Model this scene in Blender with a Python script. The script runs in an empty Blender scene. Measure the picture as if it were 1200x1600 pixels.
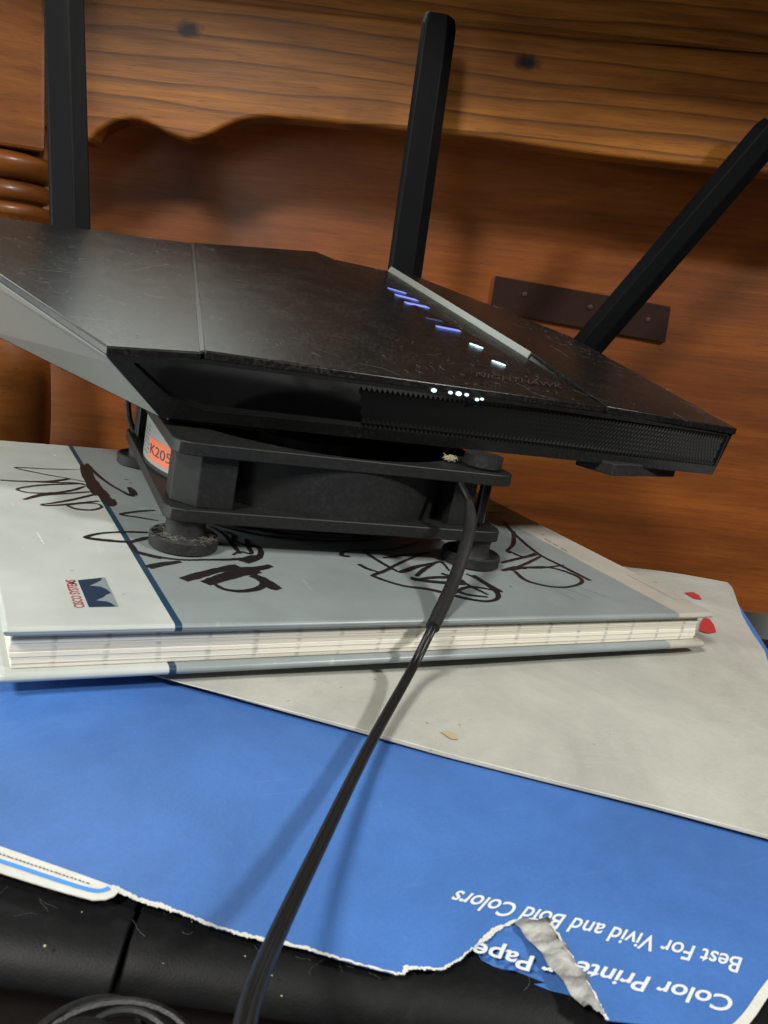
import bpy, bmesh, math, random
from mathutils import Vector as V, Matrix
random.seed(7)
SC = bpy.context.scene
COL = SC.collection

# ------------------------------------------------------------------ camera
# World frame: the top front-left corner of the hardback book is the origin,
# x runs along its front edge, y away from the viewer, z up (metres).
RC = ((0.86924802, -0.45809535, 0.18589388),
      (0.04477171, -0.30152813, -0.95240552),
      (0.49234477, 0.8361994, -0.24159301))
CAM = V((-0.01862548, -0.185402, 0.08514114))
right, down, fwd = V(RC[0]), V(RC[1]), V(RC[2])
cd = bpy.data.cameras.new('camera')
cam = bpy.data.objects.new('camera', cd)
COL.objects.link(cam)
cam.matrix_world = Matrix(((right.x, -down.x, -fwd.x, CAM.x), (right.y, -down.y, -fwd.y, CAM.y),
                           (right.z, -down.z, -fwd.z, CAM.z), (0, 0, 0, 1)))
cd.sensor_fit = 'VERTICAL'
cd.sensor_height = 5.4154
cd.sensor_width = 4.06
cd.lens = 4.4
cd.clip_start = 0.005
cd.clip_end = 20
cd.dof.use_dof = True
cd.dof.focus_distance = 0.31
cd.dof.aperture_fstop = 9.0
SC.camera = cam

# ------------------------------------------------------------------ light
SC.view_settings.view_transform = 'Standard'
SC.view_settings.look = 'None'
SC.view_settings.exposure = -0.1
SC.view_settings.gamma = 1.0
wd = bpy.data.worlds.new('World')
SC.world = wd
wd.use_nodes = True
bg = wd.node_tree.nodes['Background']
bg.inputs[0].default_value = (0.80, 0.86, 0.84, 1)
bg.inputs[1].default_value = 0.03


def area(name, loc, target, sx, sy, power, color):
    l = bpy.data.lights.new(name, 'AREA')
    l.shape = 'RECTANGLE'
    l.size, l.size_y, l.energy, l.color = sx, sy, power, color
    o = bpy.data.objects.new(name, l)
    o.location = loc
    o.rotation_euler = (V(target) - V(loc)).to_track_quat('-Z', 'Y').to_euler()
    COL.objects.link(o)
    return o


sp = bpy.data.lights.new('shaded_lamp', 'SPOT')       # a shaded room lamp up on the left: falls off towards the right
sp.energy, sp.color, sp.shadow_soft_size = 60.0, (1.0, 0.97, 0.89), 0.12
sp.spot_size, sp.spot_blend = math.radians(57), 1.0
so = bpy.data.objects.new('shaded_lamp', sp)
so.location = (-0.69, -0.39, 0.84)
so.rotation_euler = (V((0.0, 0.07, 0.0)) - V(so.location)).to_track_quat('-Z', 'Y').to_euler()
COL.objects.link(so)
area('ceiling_lamp', (0.66, -0.80, 0.86), (0.1, -0.03, 0), 0.12, 0.12, 14.0, (1.0, 0.98, 0.93))
area('sheen_fill', (-0.52, -0.43, 0.14), (0.1, 0.3, 0.05), 0.20, 0.20, 0.42, (1.0, 0.98, 0.95))  # added fill lamp, there only to lay a sheen on the back panel
area('side_window', (-0.48, 0.30, 0.06), (0.05, 0.14, 0.04), 0.40, 0.35, 3.2, (0.92, 1.0, 0.96))
area('back_window', (0.02, 0.73, 0.47), (0.08, 0.15, 0.05), 0.60, 0.44, 4.5, (0.90, 1.0, 0.94))


# ------------------------------------------------------------------ pixel -> place helpers (1200 x 1600 photo)
def ray(x, y):
    return right * ((x - 600) / 1300) + down * ((y - 800) / 1300) + fwd


def W(x, y, w):                      # on the level plane z = w
    d = ray(x, y)
    return CAM + d * ((w - CAM.z) / d.z)


def PV(x, y, v):                     # on the upright plane y = v
    d = ray(x, y)
    return CAM + d * ((v - CAM.y) / d.y)


def PL(x, y, p, n):                  # on any plane
    d = ray(x, y)
    return CAM + d * ((p - CAM).dot(n) / d.dot(n))


TH, PI_ = math.radians(6.1), math.radians(14)


def c2w(c):
    return right * c[0] + down * c[1] + fwd * c[2]


HX = c2w((math.cos(TH), math.sin(TH), 0))
HZ = c2w((math.sin(TH) * math.cos(PI_), -math.cos(TH) * math.cos(PI_), -math.sin(PI_)))
HY = HZ.cross(HX)
HM = Matrix(((HX.x, HY.x, HZ.x, CAM.x), (HX.y, HY.y, HZ.y, CAM.y), (HX.z, HY.z, HZ.z, CAM.z), (0, 0, 0, 1)))


def HP(x, y, dist):                  # in the hutch's own frame, on its plane y = dist
    d = ray(x, y)
    k = dist / d.dot(HY)
    return V((k * d.dot(HX), dist, k * d.dot(HZ)))


def h2w(p):
    return HM @ V(p)


# ------------------------------------------------------------------ building helpers
ROOTS = {}


def thing(name, label, cat, M, group=None, kind=None):
    o = bpy.data.objects.new(name, None)
    o.empty_display_size = 0.01
    COL.objects.link(o)
    if not isinstance(M, Matrix):
        M = Matrix.Translation(V(M))
    o.matrix_world = M
    o['label'] = label
    o['category'] = cat
    if group:
        o['group'] = group
    ROOTS[o.name] = M.inverted()
    return o


def tag(o, label=None, cat=None, group=None, kind=None):
    for k, v in (('label', label), ('category', cat), ('group', group), ('kind', kind)):
        if v:
            o[k] = v
    return o


def inv_of(parent):
    while parent.parent:
        parent = parent.parent
    return ROOTS.get(parent.name, Matrix.Identity(4))


def obj(name, bm, mat, parent=None, world=True, smooth=False, bevel=0, seg=2, solid=0, label=None, angle=35, loc=None):
    """Link a bmesh as one object. world=True: the vertices are in the world frame."""
    if parent is not None and world:
        bm.transform(inv_of(parent))
    if parent is None and loc is not None:
        bm.transform(Matrix.Translation(-V(loc)))
    me = bpy.data.meshes.new(name)
    if solid and not bevel and angle == 80:
        for f in bm.faces:
            f.normal_update()
            if f.normal.z < 0:
                f.normal_flip()
        topf = bm.faces[:]
        vm = {v: bm.verts.new(v.co - V((0, 0, solid))) for v in bm.verts[:]}
        rim = [(e.verts[0], e.verts[1]) for e in bm.edges if len(e.link_faces) == 1]
        for f in topf:
            bm.faces.new([vm[v] for v in reversed(f.verts)])
        for a_, b_ in rim:
            bm.faces.new((a_, b_, vm[b_], vm[a_]))
        solid, angle = 0, 60
        bmesh.ops.recalc_face_normals(bm, faces=bm.faces[:])
    else:
        bmesh.ops.recalc_face_normals(bm, faces=bm.faces[:])
    bm.to_mesh(me)
    bm.free()
    for m in (mat if isinstance(mat, (list, tuple)) else [mat]):
        me.materials.append(m)
    if smooth:
        me.shade_smooth()
        me.set_sharp_from_angle(angle=math.radians(angle))
    o = bpy.data.objects.new(name, me)
    COL.objects.link(o)
    if parent is not None:
        o.parent = parent
    elif loc is not None:
        o.location = loc
    if solid:
        s = o.modifiers.new('thickness', 'SOLIDIFY')
        s.thickness = solid
        s.offset = -1
    if bevel:
        b = o.modifiers.new('bevel', 'BEVEL')
        b.width = bevel
        b.segments = seg
        b.limit_method = 'ANGLE'
        b.angle_limit = math.radians(angle)
        b.harden_normals = False
    if label:
        o['label'] = label
    return o


def hull_faces(bm, verts, faces):
    vs = [bm.verts.new(v) for v in verts]
    out = []
    for f in faces:
        try:
            out.append(bm.faces.new([vs[i] for i in f]))
        except ValueError:
            pass
    return vs, out


def box(bm, lo, hi, M=None):
    x0, y0, z0 = lo
    x1, y1, z1 = hi
    p = [V(q) for q in ((x0, y0, z0), (x1, y0, z0), (x1, y1, z0), (x0, y1, z0),
                        (x0, y0, z1), (x1, y0, z1), (x1, y1, z1), (x0, y1, z1))]
    if M is not None:
        p = [M @ q for q in p]
    hull_faces(bm, p, ((0, 3, 2, 1), (4, 5, 6, 7), (0, 1, 5, 4), (1, 2, 6, 5), (2, 3, 7, 6), (3, 0, 4, 7)))
    return bm


def prism(bm, poly, off):
    """poly: 3D points; off: extrusion vector or list of end points."""
    n = len(poly)
    end = [V(p) + V(off) for p in poly] if not isinstance(off, list) else off
    vs = [bm.verts.new(V(p)) for p in poly] + [bm.verts.new(V(p)) for p in end]
    bm.faces.new(vs[:n])
    bm.faces.new(vs[n:][::-1])
    for i in range(n):
        j = (i + 1) % n
        bm.faces.new((vs[i], vs[j], vs[n + j], vs[n + i]))
    return bm


def spline(pts, n=8, closed=False):
    pts = [V(p) for p in pts]
    out = []
    m = len(pts)
    for i in range(m if closed else m - 1):
        if closed:
            a, b, c, d = pts[i - 1], pts[i], pts[(i + 1) % m], pts[(i + 2) % m]
        else:
            a = pts[i - 1] if i else pts[0] * 2 - pts[1]
            b, c = pts[i], pts[i + 1]
            d = pts[i + 2] if i + 2 < m else c * 2 - b
        for k in range(n):
            t = k / n
            out.append(0.5 * ((2 * b) + (c - a) * t + (2 * a - 5 * b + 4 * c - d) * t * t + (3 * b - a - 3 * c + d) * t ** 3))
    if not closed:
        out.append(pts[-1])
    return out


def tube(bm, pts, r, seg=10, closed=False, up=V((0.13, 0.2, 1))):
    n = len(pts)
    rr = r if isinstance(r, (list, tuple)) else [r] * n
    rings = []
    prev = None
    for i, p in enumerate(pts):
        a = pts[i - 1] if (i or closed) else p
        b = pts[(i + 1) % n] if (i < n - 1 or closed) else p
        t = (b - a).normalized()
        if prev is None:
            s = t.cross(up)
            if s.length < 1e-4:
                s = t.cross(V((1, 0, 0)))
        else:
            s = prev - t * prev.dot(t)
        s.normalize()
        prev = s
        u = t.cross(s)
        rings.append([bm.verts.new(p + (s * math.cos(2 * math.pi * k / seg) + u * math.sin(2 * math.pi * k / seg)) * rr[i]) for k in range(seg)])
    for i in range(n if closed else n - 1):
        A, B = rings[i], rings[(i + 1) % n]
        for k in range(seg):
            bm.faces.new((A[k], A[(k + 1) % seg], B[(k + 1) % seg], B[k]))
    if not closed:
        bm.faces.new(rings[0][::-1])
        bm.faces.new(rings[-1])
    return bm


def lathe(bm, prof, c, seg=40, M=None):
    rings = []
    for r, z in prof:
        ring = []
        for k in range(seg):
            a = 2 * math.pi * k / seg
            p = V((c[0] + r * math.cos(a), c[1] + r * math.sin(a), c[2] + z))
            ring.append(bm.verts.new(M @ p if M is not None else p))
        rings.append(ring)
    for A, B in zip(rings, rings[1:]):
        for k in range(seg):
            bm.faces.new((A[k], A[(k + 1) % seg], B[(k + 1) % seg], B[k]))
    bm.faces.new(rings[0][::-1])
    bm.faces.new(rings[-1])
    return bm


def poly_face(bm, pts):
    f = bm.faces.new([bm.verts.new(p) for p in pts])
    return f


def sheet(pts, zf, step=0.006):
    """A sheet with the given outline (x, y), cut into a grid and laid over the height zf(x, y)."""
    bm = bmesh.new()
    poly_face(bm, [V((p[0], p[1], 0)) for p in pts])
    xs = [p[0] for p in pts]
    ys = [p[1] for p in pts]
    for lo, hi, ax in ((min(xs), max(xs), V((1, 0, 0))), (min(ys), max(ys), V((0, 1, 0)))):
        k = lo + step
        while k < hi:
            bmesh.ops.bisect_plane(bm, geom=bm.verts[:] + bm.edges[:] + bm.faces[:], plane_co=ax * k, plane_no=ax, dist=1e-7)
            k += step
    bmesh.ops.triangulate(bm, faces=bm.faces[:])
    for v in bm.verts:
        v.co.z = zf(v.co.x, v.co.y)
    return bm


def ribbon(bm, pts, width, lift=V((0, 0, 0)), n=V((0, 0, 1)), jit=0.0):
    """Flat stroke along pts, width in metres (number or list)."""
    m = len(pts)
    L = []
    for i, p in enumerate(pts):
        a = pts[max(i - 1, 0)]
        b = pts[min(i + 1, m - 1)]
        t = b - a
        if t.length < 1e-9:
            t = V((1, 0, 0))
        s = n.cross(t.normalized()).normalized()
        w = (width[i] if isinstance(width, list) else width) / 2
        w1 = w * (1 + random.uniform(-jit, jit))
        w2 = w * (1 + random.uniform(-jit, jit))
        L.append((bm.verts.new(p + s * w1 + lift), bm.verts.new(p - s * w2 + lift)))
    for (a, b), (c, d) in zip(L, L[1:]):
        bm.faces.new((a, b, d, c))
    return bm


def text_bm(body, p0, p1, pup, bold=0.0, n=V((0, 0, 1)), lift=0.0, space=1.0):
    """Flat lettering: baseline from p0 to p1, capital height towards pup."""
    cu = bpy.data.curves.new('lettering', 'FONT')
    cu.body = body
    cu.offset = bold
    cu.space_character = space
    cu.resolution_u = 4
    to = bpy.data.objects.new('lettering_source', cu)
    COL.objects.link(to)
    bpy.context.view_layer.update()
    me = bpy.data.meshes.new_from_object(to.evaluated_get(bpy.context.evaluated_depsgraph_get()))
    bm = bmesh.new()
    bm.from_mesh(me)
    bpy.data.objects.remove(to)
    bpy.data.meshes.remove(me)
    bpy.data.curves.remove(cu)
    xs = [v.co.x for v in bm.verts]
    x0, x1 = min(xs), max(xs)
    cap = 0.69
    ex, ey = V(p1) - V(p0), V(pup) - V(p0)
    for v in bm.verts:
        v.co = V(p0) + ex * ((v.co.x - x0) / (x1 - x0)) + ey * (v.co.y / cap) + n * lift
    return bm


# ------------------------------------------------------------------ materials
def lin(r, g, b):
    f = lambda c: (c / 255 / 12.92) if c / 255 <= 0.04045 else ((c / 255 + 0.055) / 1.055) ** 2.4
    return (f(r), f(g), f(b), 1)


class NT:
    def __init__(s, name):
        s.m = bpy.data.materials.new(name)
        s.m.use_nodes = True
        s.t = s.m.node_tree
        s.b = s.t.nodes['Principled BSDF']
        s.tc = None

    def n(s, kind, **kw):
        o = s.t.nodes.new(kind)
        for k, v in kw.items():
            if k.startswith('i_'):
                o.inputs[k[2:].replace('_', ' ')].default_value = v
            else:
                setattr(o, k, v)
        return o

    def l(s, a, b):
        s.t.links.new(a, b)

    def coord(s, scale=(1, 1, 1), loc=(0, 0, 0), rot=(0, 0, 0)):
        if s.tc is None:
            s.tc = s.n('ShaderNodeTexCoord')
        mp = s.n('ShaderNodeMapping')
        mp.inputs['Scale'].default_value = scale
        mp.inputs['Location'].default_value = loc
        mp.inputs['Rotation'].default_value = rot
        s.l(s.tc.outputs['Object'], mp.inputs['Vector'])
        return mp.outputs[0]

    def noise(s, scale, detail=4, rough=0.55, co=None, dist=0.0):
        o = s.n('ShaderNodeTexNoise')
        o.inputs['Scale'].default_value = scale
        o.inputs['Detail'].default_value = detail
        o.inputs['Roughness'].default_value = rough
        o.inputs['Distortion'].default_value = dist
        s.l(co if co is not None else s.coord(), o.inputs['Vector'])
        return o.outputs['Fac']

    def ramp(s, fac, stops, mode='LINEAR'):
        o = s.n('ShaderNodeValToRGB')
        o.color_ramp.interpolation = mode
        e = o.color_ramp.elements
        while len(e) > 1:
            e.remove(e[0])
        e[0].position, e[0].color = stops[0]
        for p, c in stops[1:]:
            q = e.new(p)
            q.color = c
        s.l(fac, o.inputs['Fac'])
        return o.outputs['Color']

    def mix(s, fac, a, b, blend='MIX'):
        o = s.n('ShaderNodeMix', data_type='RGBA', blend_type=blend)
        for sock, v in ((o.inputs[0], fac), (o.inputs[6], a), (o.inputs[7], b)):
            if isinstance(v, (int, float)):
                sock.default_value = v
            elif isinstance(v, tuple):
                sock.default_value = v
            else:
                s.l(v, sock)
        return o.outputs[2]

    def math(s, op, a, b=0.0, clamp=False):
        o = s.n('ShaderNodeMath', operation=op, use_clamp=clamp)
        for sock, v in ((o.inputs[0], a), (o.inputs[1], b)):
            if isinstance(v, (int, float)):
                sock.default_value = v
            else:
                s.l(v, sock)
        return o.outputs[0]

    def bump(s, h, strength=0.3, dist=0.001):
        o = s.n('ShaderNodeBump')
        o.inputs['Strength'].default_value = strength
        o.inputs['Distance'].default_value = dist
        s.l(h, o.inputs['Height'])
        s.l(o.outputs[0], s.b.inputs['Normal'])

    def set(s, col=None, rough=None, spec=None, coat=None, coat_r=None, metal=None):
        for nm, v in (('Base Color', col), ('Roughness', rough), ('Specular IOR Level', spec), ('Coat Weight', coat),
                      ('Coat Roughness', coat_r), ('Metallic', metal)):
            if v is None:
                continue
            if isinstance(v, (int, float, tuple)):
                s.b.inputs[nm].default_value = v
            else:
                s.l(v, s.b.inputs[nm])
        return s.m


G = lambda v: (v, v, v, 1)


def plastic(name, col, rough, dust=0.0, dustcol=(0.16, 0.15, 0.13, 1), nscale=900, bump=0.15):
    t = NT(name)
    base = col
    if dust:
        f1 = t.ramp(t.noise(nscale, 5, 0.7), [(0.45, G(0)), (0.75, G(1))])
        f2 = t.ramp(t.noise(70, 4, 0.6), [(0.35, G(0.2)), (0.7, G(1))])
        f = t.math('MULTIPLY', t.math('MULTIPLY', f1, f2), dust, True)
        base = t.mix(f, col, dustcol)
        rr = t.math('ADD', t.math('MULTIPLY', f, 0.45), rough, True)
        t.set(rough=rr)
    else:
        t.set(rough=rough)
    t.set(col=base, spec={'router_lid': 0.45, 'antenna_plastic': 0.09, 'router_body': 0.28, 'relief_plastic': 0.18, 'printer_plastic': 0.22, 'brown_plate': 0.12, 'fan_plastic': 0.35, 'cable_rubber': 0.35}.get(name, 0.5))
    if bump:
        t.bump(t.noise(2500, 2), bump, 0.0002)
    return t.m


def wood(name, dark, mid, light, coat, streak=60, lines=None, knots=()):
    """Grain runs along local x."""
    t = NT(name)
    big = t.noise(1.0, 3, 0.5, t.coord((3.0, 6, 16)), 0.6)
    fine = t.noise(1.0, 6, 0.65, t.coord((14, streak, streak * 6)), 0.4)
    pore = t.noise(1.0, 3, 0.7, t.coord((70, 300, 1500)))
    f = t.math('ADD', t.math('MULTIPLY', big, 0.55), t.math('MULTIPLY', fine, 0.45))
    col = t.ramp(f, [(0.33, dark), (0.5, mid), (0.66, light)])
    patch = t.ramp(t.noise(1.0, 4, 0.6, t.coord((5, 9, 30), (3, 1, 2)), 1.2), [(0.38, G(0.62)), (0.6, G(1.0))])
    col = t.mix(0.8, col, patch, 'MULTIPLY')
    if lines:
        wv = t.n('ShaderNodeTexWave', wave_type='BANDS', bands_direction='Z', wave_profile='SAW')
        wv.inputs['Scale'].default_value = lines
        wv.inputs['Distortion'].default_value = 5.0
        wv.inputs['Detail'].default_value = 3.0
        wv.inputs['Detail Scale'].default_value = 1.1
        wv.inputs['Detail Roughness'].default_value = 0.45
        t.l(t.coord((3.2, 4.0, 22.0)), wv.inputs['Vector'])
        lf = t.ramp(wv.outputs['Fac'], [(0.0, G(0.0)), (0.60, G(0.05)), (0.84, G(0.45)), (0.93, G(1.0)), (0.985, G(1.0)), (1.0, G(0.1))])
        col = t.mix(t.math('MULTIPLY', lf, 0.66), col, tuple(c * 0.36 for c in dark[:3]) + (1,))
    for kx, kz in knots:
        vm = t.n('ShaderNodeVectorMath', operation='DISTANCE')
        t.l(t.coord((1, 0, 1.6)), vm.inputs[0])
        vm.inputs[1].default_value = (kx, 0, kz * 1.6)
        d = t.math('ADD', vm.outputs['Value'], t.math('MULTIPLY', t.math('SUBTRACT', t.noise(240, 3), 0.5), 0.007))
        kf = t.ramp(t.math('MULTIPLY', d, 100), [(0.30, G(1)), (0.52, G(0.75)), (0.9, G(0.0))])
        col = t.mix(kf, col, (0.007, 0.004, 0.003, 1))
    pf = t.ramp(pore, [(0.56, G(0)), (0.7, G(1))])
    col = t.mix(t.math('MULTIPLY', pf, 0.62), col, tuple(c * 0.5 for c in dark[:3]) + (1,))
    t.set(col=col, rough=0.42, spec=0.4, coat=coat, coat_r=0.22)
    t.bump(t.math('ADD', pore, fine), 0.25, 0.0004)
    return t.m


MAT = {}
MAT['panel'] = wood('veneer', (0.15, 0.038, 0.007, 1), (0.235, 0.065, 0.0105, 1), (0.31, 0.094, 0.016, 1), 0.22, 55)
MAT['pine'] = wood('pine', (0.15, 0.046, 0.007, 1), (0.28, 0.094, 0.0135, 1), (0.43, 0.160, 0.025, 1), 0.22, 55, lines=1.25,
                   knots=[(HP(295, 46, 0.535).x, HP(295, 46, 0.535).z), (HP(823, 97, 0.535).x, HP(823, 97, 0.535).z)])
MAT['post'] = wood('turned_wood', (0.13, 0.038, 0.007, 1), (0.20, 0.064, 0.011, 1), (0.28, 0.098, 0.018, 1), 0.3, 30)
MAT['fan'] = plastic('fan_plastic', (0.0075, 0.0078, 0.008, 1), 0.5, 0.4, (0.045, 0.043, 0.040, 1), 700)
MAT['rubber'] = plastic('rubber', (0.006, 0.006, 0.006, 1), 0.6, 0.55, (0.07, 0.067, 0.062, 1), 800)
MAT['router_top'] = plastic('router_lid', (0.004, 0.0038, 0.0037, 1), 0.30, 0.75, (0.050, 0.045, 0.038, 1), 900, 0.05)
MAT['router'] = plastic('router_body', (0.006, 0.006, 0.006, 1), 0.42, 0.2, (0.08, 0.08, 0.075, 1), 900)
MAT['gloss'] = plastic('gloss_black', (0.003, 0.003, 0.0035, 1), 0.16, 0, bump=0)
MAT['crease'] = plastic('crease_streak', (0.012, 0.012, 0.0115, 1), 0.36, 0, bump=0)  # lifted above the lid's black to paint the soft reflected streak
MAT['mesh'] = plastic('relief_plastic', (0.005, 0.005, 0.0052, 1), 0.62, 0, bump=0)
MAT['bevel'] = plastic('bevel_glint', (0.24, 0.26, 0.245, 1), 0.28, 0, bump=0)  # pale base colour paints the highlight reflected along the right bevel
MAT['wall_glare_plastic'] = plastic('side_glare_plastic', (0.28, 0.29, 0.27, 1), 0.38, 0.2, (0.2, 0.2, 0.19, 1), 900)  # black side painted pale grey in place of its glossy reflection
MAT['antenna'] = plastic('antenna_plastic', (0.004, 0.0044, 0.005, 1), 0.42, 0.03, (0.07, 0.07, 0.07, 1), 900)
MAT['printer'] = plastic('printer_plastic', (0.0045, 0.0048, 0.0054, 1), 0.5, 0.2, (0.03, 0.029, 0.028, 1), 420, 0.2)
MAT['printer_body'] = plastic('printer_front', (0.010, 0.007, 0.006, 1), 0.6, 0.3, (0.04, 0.032, 0.028, 1), 420, 0.5)
MAT['cable'] = plastic('cable_rubber', (0.006, 0.006, 0.006, 1), 0.38, 0.2, (0.07, 0.07, 0.066, 1), 1200)
MAT['sleeve'] = plastic('shrink_sleeve', (0.010, 0.009, 0.009, 1), 0.5, 0.3, (0.07, 0.066, 0.06, 1), 1200)
MAT['metal_plate'] = plastic('brown_plate', (0.022, 0.009, 0.006, 1), 0.6, 0.4, (0.05, 0.024, 0.016, 1), 300, 0.4)
MAT['screw'] = NT('screw_metal').set(col=(0.06, 0.035, 0.025, 1), rough=0.5, metal=0.6)
MAT['ink'] = NT('marker_ink')
t = MAT['ink']
MAT['ink'] = t.set(col=t.ramp(t.noise(900, 4, 0.7), [(0.35, (0.008, 0.006, 0.007, 1)), (0.72, (0.022, 0.015, 0.014, 1))]), rough=0.45)
t = NT('brown_ink')
MAT['ink_brown'] = t.set(col=t.ramp(t.noise(900, 4, 0.7), [(0.35, (0.012, 0.007, 0.006, 1)), (0.75, (0.038, 0.022, 0.019, 1))]), rough=0.45)
MAT['pale_text'] = NT('print_grey').set(col=(0.10, 0.09, 0.085, 1), rough=0.5)
MAT['red'] = NT('print_red').set(col=(0.45, 0.03, 0.035, 1), rough=0.5)
MAT['logo_red'] = NT('logo_red').set(col=(0.33, 0.04, 0.06, 1), rough=0.5)
MAT['logo_blue'] = NT('logo_blue').set(col=(0.010, 0.024, 0.055, 1), rough=0.45)
MAT['logo_grey'] = NT('logo_grey').set(col=(0.20, 0.24, 0.25, 1), rough=0.45)
MAT['orange'] = NT('orange_sticker').set(col=(0.60, 0.13, 0.055, 1), rough=0.6)
MAT['label'] = NT('paper_label').set(col=(0.22, 0.23, 0.215, 1), rough=0.5)
MAT['letter'] = NT('print_white').set(col=(0.66, 0.70, 0.72, 1), rough=0.6)
MAT['etch'] = NT('etched_line').set(col=(0.03, 0.028, 0.027, 1), rough=0.5)


def emit(name, col, power):
    t = NT(name)
    t.set(col=(0.02, 0.02, 0.02, 1), rough=0.3)
    t.b.inputs['Emission Color'].default_value = col
    t.b.inputs['Emission Strength'].default_value = power
    return t.m


MAT['led_blue'] = emit('blue_light', (0.24, 0.30, 1.0, 1), 1.3)
MAT['led_dim'] = emit('dim_light', (0.16, 0.18, 0.5, 1), 0.25)
MAT['led_white'] = emit('white_light', (0.62, 0.85, 1.0, 1), 2.2)
MAT['led_orange'] = emit('orange_light', (1.0, 0.45, 0.25, 1), 1.0)
MAT['lint'] = NT('lint').set(col=(0.26, 0.245, 0.21, 1), rough=0.9)
MAT['lint_dark'] = NT('grey_lint').set(col=(0.13, 0.125, 0.115, 1), rough=0.9)
MAT['lint_pale'] = NT('pale_lint').set(col=(0.55, 0.50, 0.36, 1), rough=0.9)


def paper(name, col, var, rough=0.55, specks=True, fibre=900, crease=0.4, coat=0.0):
    t = NT(name)
    a = t.noise(26, 5, 0.6)
    b = t.noise(fibre, 4, 0.65)
    f = t.math('ADD', t.math('MULTIPLY', a, 0.6), t.math('MULTIPLY', b, 0.4))
    c = t.ramp(f, [(0.32, tuple(x * (1 - var) for x in col[:3]) + (1,)), (0.68, tuple(min(1, x * (1 + var)) for x in col[:3]) + (1,))])
    if specks:
        s = t.ramp(t.noise(330, 2, 0.5), [(0.745, G(0)), (0.775, G(1))])
        c = t.mix(t.math('MULTIPLY', s, 0.5), c, (0.14, 0.11, 0.075, 1))
    sc = None
    for rot_, sd in ((0.5, 0), (-0.35, 7), (1.3, 13)):
        q_ = t.ramp(t.noise(1, 3, 0.65, t.coord((26, 520, 60), (sd, sd, 0), (0, 0, rot_))), [(0.66, G(0)), (0.72, G(1))])
        sc = q_ if sc is None else t.math('MAXIMUM', sc, q_)
    gate = t.ramp(t.noise(22, 3, 0.6), [(0.42, G(0)), (0.62, G(1))])
    c = t.mix(t.math('MULTIPLY', t.math('MULTIPLY', sc, gate), 0.07), c, (0.62, 0.64, 0.64, 1))
    sm = t.ramp(t.noise(12, 5, 0.7, None, 0.8), [(0.40, G(0.80)), (0.62, G(1.04))])
    c = t.mix(0.8, c, sm, 'MULTIPLY')
    t.set(col=c, rough=rough, spec=0.4, coat=coat, coat_r=0.25)
    h = t.math('ADD', t.math('MULTIPLY', b, 0.15), t.noise(34, 4, 0.6, None, 0.8))
    t.bump(h, crease, 0.0011)
    return t.m


MAT['blue_paper'] = paper('blue_wrapper', (0.060, 0.165, 0.46, 1), 0.15, 0.42, False, 1300, 0.35)
MAT['grey_paper'] = paper('grey_mailer', (0.44, 0.44, 0.395, 1), 0.09, 0.45, True, 700, 0.5)
MAT['white_paper'] = paper('torn_white', (0.66, 0.66, 0.62, 1), 0.12, 0.8, False, 1500, 0.6)
t = NT('strip_paper')
bands = t.noise(1, 3, 0.6, t.coord((160, 420, 60), (0, 0, 0), (0, 0, 0.7)))  # grey bands paint the shading of the curled paper into its colour
MAT['strip_paper'] = t.set(col=t.ramp(bands, [(0.35, (0.16, 0.16, 0.155, 1)), (0.62, (0.46, 0.46, 0.44, 1))]), rough=0.6)
t.bump(bands, 0.4, 0.0006)
MAT['line_blue'] = NT('line_blue').set(col=(0.06, 0.27, 0.72, 1), rough=0.5)
# ------------------------------------------------------------------ setting
bm = bmesh.new()
box(bm, (-1.6, -0.15, -0.370), (1.6, 0.63, -0.330))
t = NT('dark_desk')
t.set(col=t.ramp(t.noise(1, 5, 0.6, t.coord((6, 60, 60))), [(0.3, (0.02, 0.009, 0.005, 1)), (0.7, (0.05, 0.022, 0.010, 1))]), rough=0.4)
desk = obj('desk', bm, t.m)
desk.matrix_world = HM
tag(desk, 'dark brown wooden desk top below the printer', kind='structure')
bm = bmesh.new()
box(bm, (-1.6, 1.20, -0.9), (1.6, 1.24, 1.4))
t = NT('pale_wall')
t.set(col=t.ramp(t.noise(30, 4), [(0.3, (0.50, 0.50, 0.46, 1)), (0.7, (0.60, 0.60, 0.55, 1))]), rough=0.8)
wall = obj('wall', bm, t.m)
wall.matrix_world = HM
tag(wall, 'pale wall behind the wooden hutch', kind='structure')

# ------------------------------------------------------------------ hutch
YP, YA = 0.600, 0.535          # face of the back panel, face of the apron
hutch = thing('wooden_hutch', 'varnished reddish brown wooden hutch with scalloped apron and turned post behind the router', 'hutch', HM)
zb = HP(1180, 957, YP).z
bm = bmesh.new()
prism(bm, [V((-0.55, YP, zb)), V((0.75, YP, zb)), V((0.75, YP, 0.24)), V((-0.55, YP, 0.12))], V((0, 0.012, 0)))
obj('back_panel', bm, MAT['panel'], hutch, world=False)
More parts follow.
